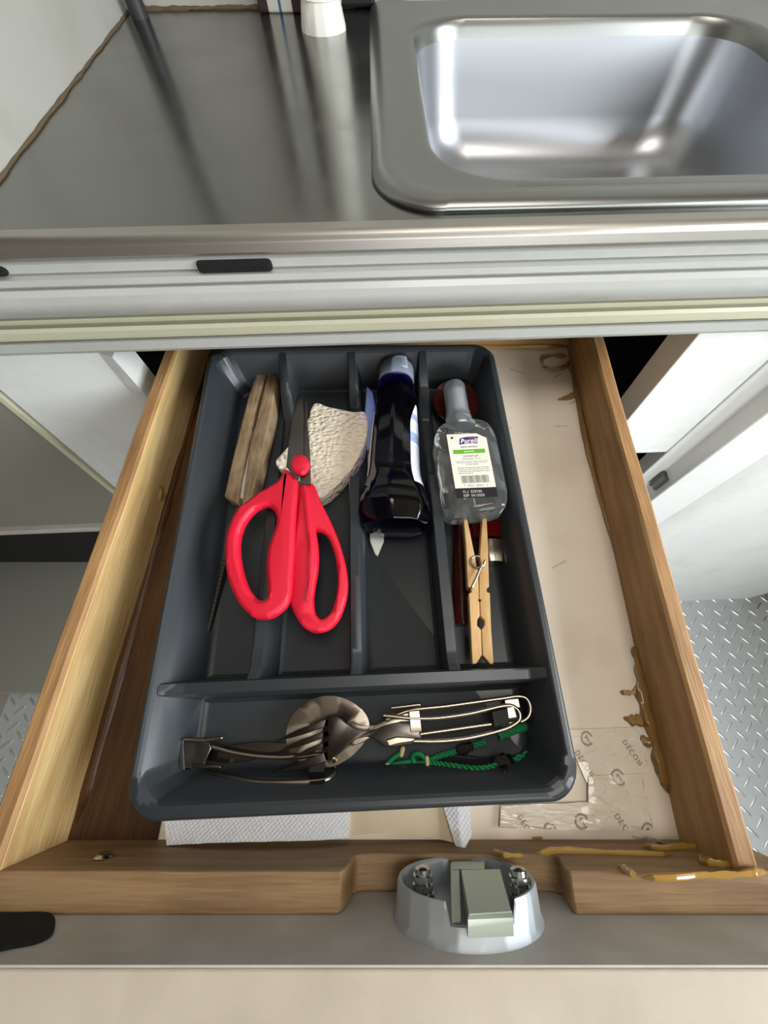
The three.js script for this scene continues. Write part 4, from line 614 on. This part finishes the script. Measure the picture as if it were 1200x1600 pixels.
{
  const t = thing('folding_knife', 'folded steel camp knife with curved wire handle at left end of front compartment', 'knife', V(400, 1195, DF));
  part('handle', tube([[296, 1160], [325, 1165], [365, 1176], [419, 1183], [470, 1182], [500, 1179], [520, 1184], [523, 1198], [521, 1212], [506, 1219], [481, 1222], [419, 1223], [359, 1214], [319, 1202], [294, 1197]].map(([u, v]) => V(u, v, Math.min(onTray(u, v, 0.0018), v > 1195 ? 1 : 0.2495))), 0.0013, { n: 140, rad: 10 }), M.steelWire, t);
  part('clip', loft([[481, 1185], [483, 1195], [483, 1207], [483, 1216], [483, 1226]].map(([u, v]) => { const d = Math.min(onTray(u, v, 0.003), 0.248), d2 = Math.min(onTray(u + 23, v - 1, 0.003), 0.248), p = V(u, v, d), q = V(u + 23, v - 1, d2); return [p, q, q.clone().add(V3(0, -0.0025, -0.001)), p.clone().add(V3(0, -0.0025, -0.001))]; }), { crs: 0.5 }), M.black, t, 'dark sliding clip');
  part('blade', slab([[300, 1180], [350, 1166], [420, 1160], [475, 1167], [440, 1176], [380, 1191], [345, 1192]], 0.2535, 0.0012, { bevel: 0.0004 }), M.steelDark, t);
  part('bracket', [slab([[284, 1158], [326, 1160], [330, 1168], [318, 1196], [300, 1200], [284, 1200]], 0.2465, 0.0012, { bevel: 0.0004, smooth: false }), slab([[300, 1192], [345, 1197], [345, 1201], [300, 1203]], 0.246, 0.003, { bevel: 0.0006, smooth: false }), slab([[280, 1156], [286, 1154], [288, 1204], [280, 1204]], 0.246, 0.009, { bevel: 0.0006, smooth: false })], M.steelDark, t);
  part('pin', tube(W3([[288, 1155], [320, 1156], [346, 1153]], 0.2462), 0.001, { n: 10 }), M.steelWire, t);
}
// ---------------------------------------------------------------- braided green cord
{
  const t = thing('cord', 'green and black braided cord loop with tied ends beside the fork handle', 'cord', V(740, 1170, DF));
  const path = W3([[669, 1189], [690, 1180], [715, 1173], [739, 1165], [773, 1153], [795, 1143], [813, 1137], [835, 1134], [847, 1141], [849, 1154], [835, 1169], [803, 1187], [773, 1197], [747, 1201], [717, 1198], [690, 1194], [669, 1190]], DF - 0.003).map((p, i, l) => p);
  { const px = [[669, 1189], [690, 1180], [715, 1173], [739, 1165], [773, 1153], [795, 1143], [813, 1137], [835, 1134], [847, 1141], [849, 1154], [835, 1169], [803, 1187], [773, 1197], [747, 1201], [717, 1198], [690, 1194], [669, 1190]]; px.forEach(([u, v], i) => path[i].copy(V(u, v, onTray(u, v, 0.0024)))); }
  const cur = new THREE.CatmullRomCurve3(path, false, 'centripetal'), strand = (k0, k1, ph, r, R, turns) => { const o = [], n = Math.ceil(180 * (k1 - k0)); for (let i = 0; i <= n; i++) { const k = k0 + (k1 - k0) * i / n, p = cur.getPoint(k), tg = cur.getTangent(k), s = V3(tg.z, 0, -tg.x).normalize(), a = k * turns * Math.PI * 2 + ph; o.push(p.addScaledVector(s, Math.cos(a) * R).add(V3(0, Math.sin(a) * R * 0.7, 0))); } return tube(o, r, { n: n * 2, rad: 7 }); };
  part('braid', [0, 2.1, 4.2].map((ph) => strand(0, 0.22, ph, 0.0007, 0.001, 26)).concat([0, 2.1, 4.2].map((ph) => strand(0.27, 0.56, ph, 0.0011, 0.0017, 24)), [0, Math.PI].map((ph) => strand(0.56, 1, ph, 0.0008, 0.0009, 26))), M.green, t);
  part('dark_wrap', [blob(W3([[712, 1174], [726, 1170], [740, 1164]], DF - 0.0032), [0.0022, 0.0026, 0.0022]), blob([[772, 1196], [786, 1193], [802, 1187]].map(([u, v]) => V(u, v, onTray(u, v, 0.003))), [0.0028, 0.0042, 0.0028], { flat: 0.8 }), tube(W3([[700, 1180], [735, 1184], [775, 1188]], DF - 0.001), 0.001, { n: 12 }), tube([[786, 1180], [790, 1195], [788, 1206]].map(([u, v]) => V(u, v, onTray(u, v, 0.0015))), 0.0014, { n: 12 })], M.black, t);
  part('knot', [tube(W3([[668, 1189, DF - 0.004], [655, 1178, DF - 0.005], [645, 1180, DF - 0.004], [648, 1192, DF - 0.002], [668, 1190, DF - 0.003]], DF), 0.0013, { n: 40 }), tube(W3([[668, 1190], [676, 1197], [683, 1204]], DF - 0.002), 0.0013, { n: 16 }), tube(W3([[640, 1190], [622, 1193], [603, 1198]], DF - 0.002), 0.0013, { n: 16 }), tube(W3([[627, 1176], [615, 1184], [603, 1196]], DF - 0.002), 0.0013, { n: 16 }), tube(W3([[648, 1188], [636, 1190], [625, 1193]], DF - 0.002), 0.0012, { n: 16 })], M.green, t);
  part('cord_tip', [tube(W3([[598, 1203], [606, 1195]], DF - 0.002), 0.0016, { n: 6 }), tube(W3([[629, 1170], [627, 1179]], DF - 0.002), 0.0015, { n: 6 }), tube(W3([[667, 1184], [668, 1196]], DF - 0.0055), 0.0012, { n: 6 })], std({ color: 0xcfc08a, roughness: 0.5 }), t);
}
// ---------------------------------------------------------------- paper towel at the front, printed packets
function sheet(edgeA, edgeB, n, m, fn, thick) {                        // two pixel polylines with depths, bumpy sheet between them
  const at = (l, k) => { const q = k * (l.length - 1), a = Math.min(Math.floor(q), l.length - 2), f = q - a; return l[a].map((x, i) => x + (l[a + 1][i] - x) * f); };
  const up = [], dn = []; for (let i = 0; i <= n; i++) { const A = V(...at(edgeA, i / n)), B = V(...at(edgeB, i / n)); const r = [], s = []; for (let j = 0; j <= m; j++) { const p = A.clone().lerp(B, j / m); p.y += fn(i / n, j / m); r.push(p); s.push(p.clone().add(V3(0, -thick, 0))); } up.push(r); dn.push(s); }
  return uvm(loft(up.map((r, i) => r.concat(dn[i].slice().reverse())), { crs: 0.9 }), 'x');
}
{
  const t = thing('paper_towel', 'folded white paper towel tucked under the front of the tray', 'towel', V(480, 1300, DB - 0.001));
  part('top_fold', sheet([[256, 1266, 0.2595], [400, 1262, 0.2585], [545, 1258, 0.260]], [[260, 1321, 0.2545], [330, 1317, 0.2525], [420, 1315, 0.2525], [500, 1313, 0.2545], [545, 1309, 0.2575]], 44, 12, (a, b) => 0.0008 * noise(a * 14, b * 4, 2) + 0.0004 * noise(a * 60, b * 20, 3), 0.0042), M.paper, t);
  part('lower_fold', sheet([[520, 1256, 0.262], [640, 1252, 0.262], [733, 1250, 0.2618]], [[536, 1309, 0.2605], [570, 1303, 0.259], [610, 1302, 0.2595], [650, 1306, 0.261], [690, 1312, 0.261], [716, 1318, 0.259]], 40, 12, (a, b) => 0.0006 * noise(a * 9, b * 5, 5), 0.002), M.paperShade, t, 'lower layer of the towel, its shade put into a tan colour');
  part('corner_fold', sheet([[690, 1252, 0.2608], [733, 1250, 0.2604]], [[712, 1323, 0.2555], [726, 1323, 0.2545], [737, 1305, 0.2575]], 16, 10, (a, b) => 0.0016 * Math.sin(a * Math.PI) * b, 0.0012), M.paper, t);
}
{
  const cv = document.createElement('canvas'); cv.width = 512; cv.height = 512; const x = cv.getContext('2d'); x.fillStyle = '#e9ddca'; x.fillRect(0, 0, 512, 512);
  for (let i = 0; i < 60; i++) { x.strokeStyle = i % 2 ? 'rgba(255,248,235,.5)' : 'rgba(160,140,115,.25)'; x.lineWidth = 2 + (i % 4); x.beginPath(); const a = (i * 97) % 512, b = (i * 53) % 512; x.moveTo(a, b); x.quadraticCurveTo(a + 40, b + ((i * 31) % 80) - 40, a + ((i * 71) % 160) - 60, b + ((i * 29) % 120) - 60); x.stroke(); }
  x.fillStyle = 'rgba(120,106,90,.62)'; x.strokeStyle = 'rgba(112,98,84,.6)'; x.font = 'bold 42px sans-serif';
  for (const [a, b] of [[80, 90], [330, 120], [200, 300], [430, 400], [90, 440]]) { x.lineWidth = 11; x.beginPath(); x.arc(a, b, 32, 0.3, 5.6); x.stroke(); x.lineWidth = 8; x.beginPath(); x.moveTo(a - 10, b + 2); x.lineTo(a + 2, b + 12); x.lineTo(a + 12, b - 18); x.stroke(); }
  for (const [a, b] of [[140, 250], [290, 480], [420, 300]]) { x.save(); x.translate(a, b); x.rotate(-1.05); x.fillText('DECOR', 0, 0); x.restore(); }
  const tx = new THREE.CanvasTexture(cv); tx.colorSpace = THREE.SRGBColorSpace; tx.wrapS = tx.wrapT = THREE.RepeatWrapping; tx.repeat.set(1 / 0.055, 1 / 0.055);
  const pm = phy({ map: tx, roughness: 0.28, clearcoat: 0.5 });
  const wr = (s) => (a, b) => 0.0006 + 0.0026 * Math.abs(noise(a * 4 + s, b * 4, s)) + 0.0011 * Math.abs(noise(a * 9, b * 9, s));
  const pk = (A, B, s, label) => solo('packet', sheet(A, B, 26, 20, wr(s), 0.0005), pm, label, 'packet');
  pk([[880, 1140, DB], [995, 1136, DB]], [[915, 1222, DB], [1012, 1205, DB]], 1.3, 'crinkled printed plastic packet behind the other two, next to the right drawer side');
  pk([[918, 1212, DB - 0.0012], [1000, 1208, DB - 0.0012]], [[918, 1296, DB - 0.001], [1018, 1296, DB - 0.001]], 4.1, 'square printed plastic packet in the front right corner of the drawer');
  pk([[782, 1258, DB - 0.0014], [925, 1252, DB - 0.0014]], [[780, 1292, DB - 0.001], [925, 1296, DB - 0.001]], 7.7, 'printed plastic packet partly under the front edge of the tray');
}
renderer.render(scene, camera);
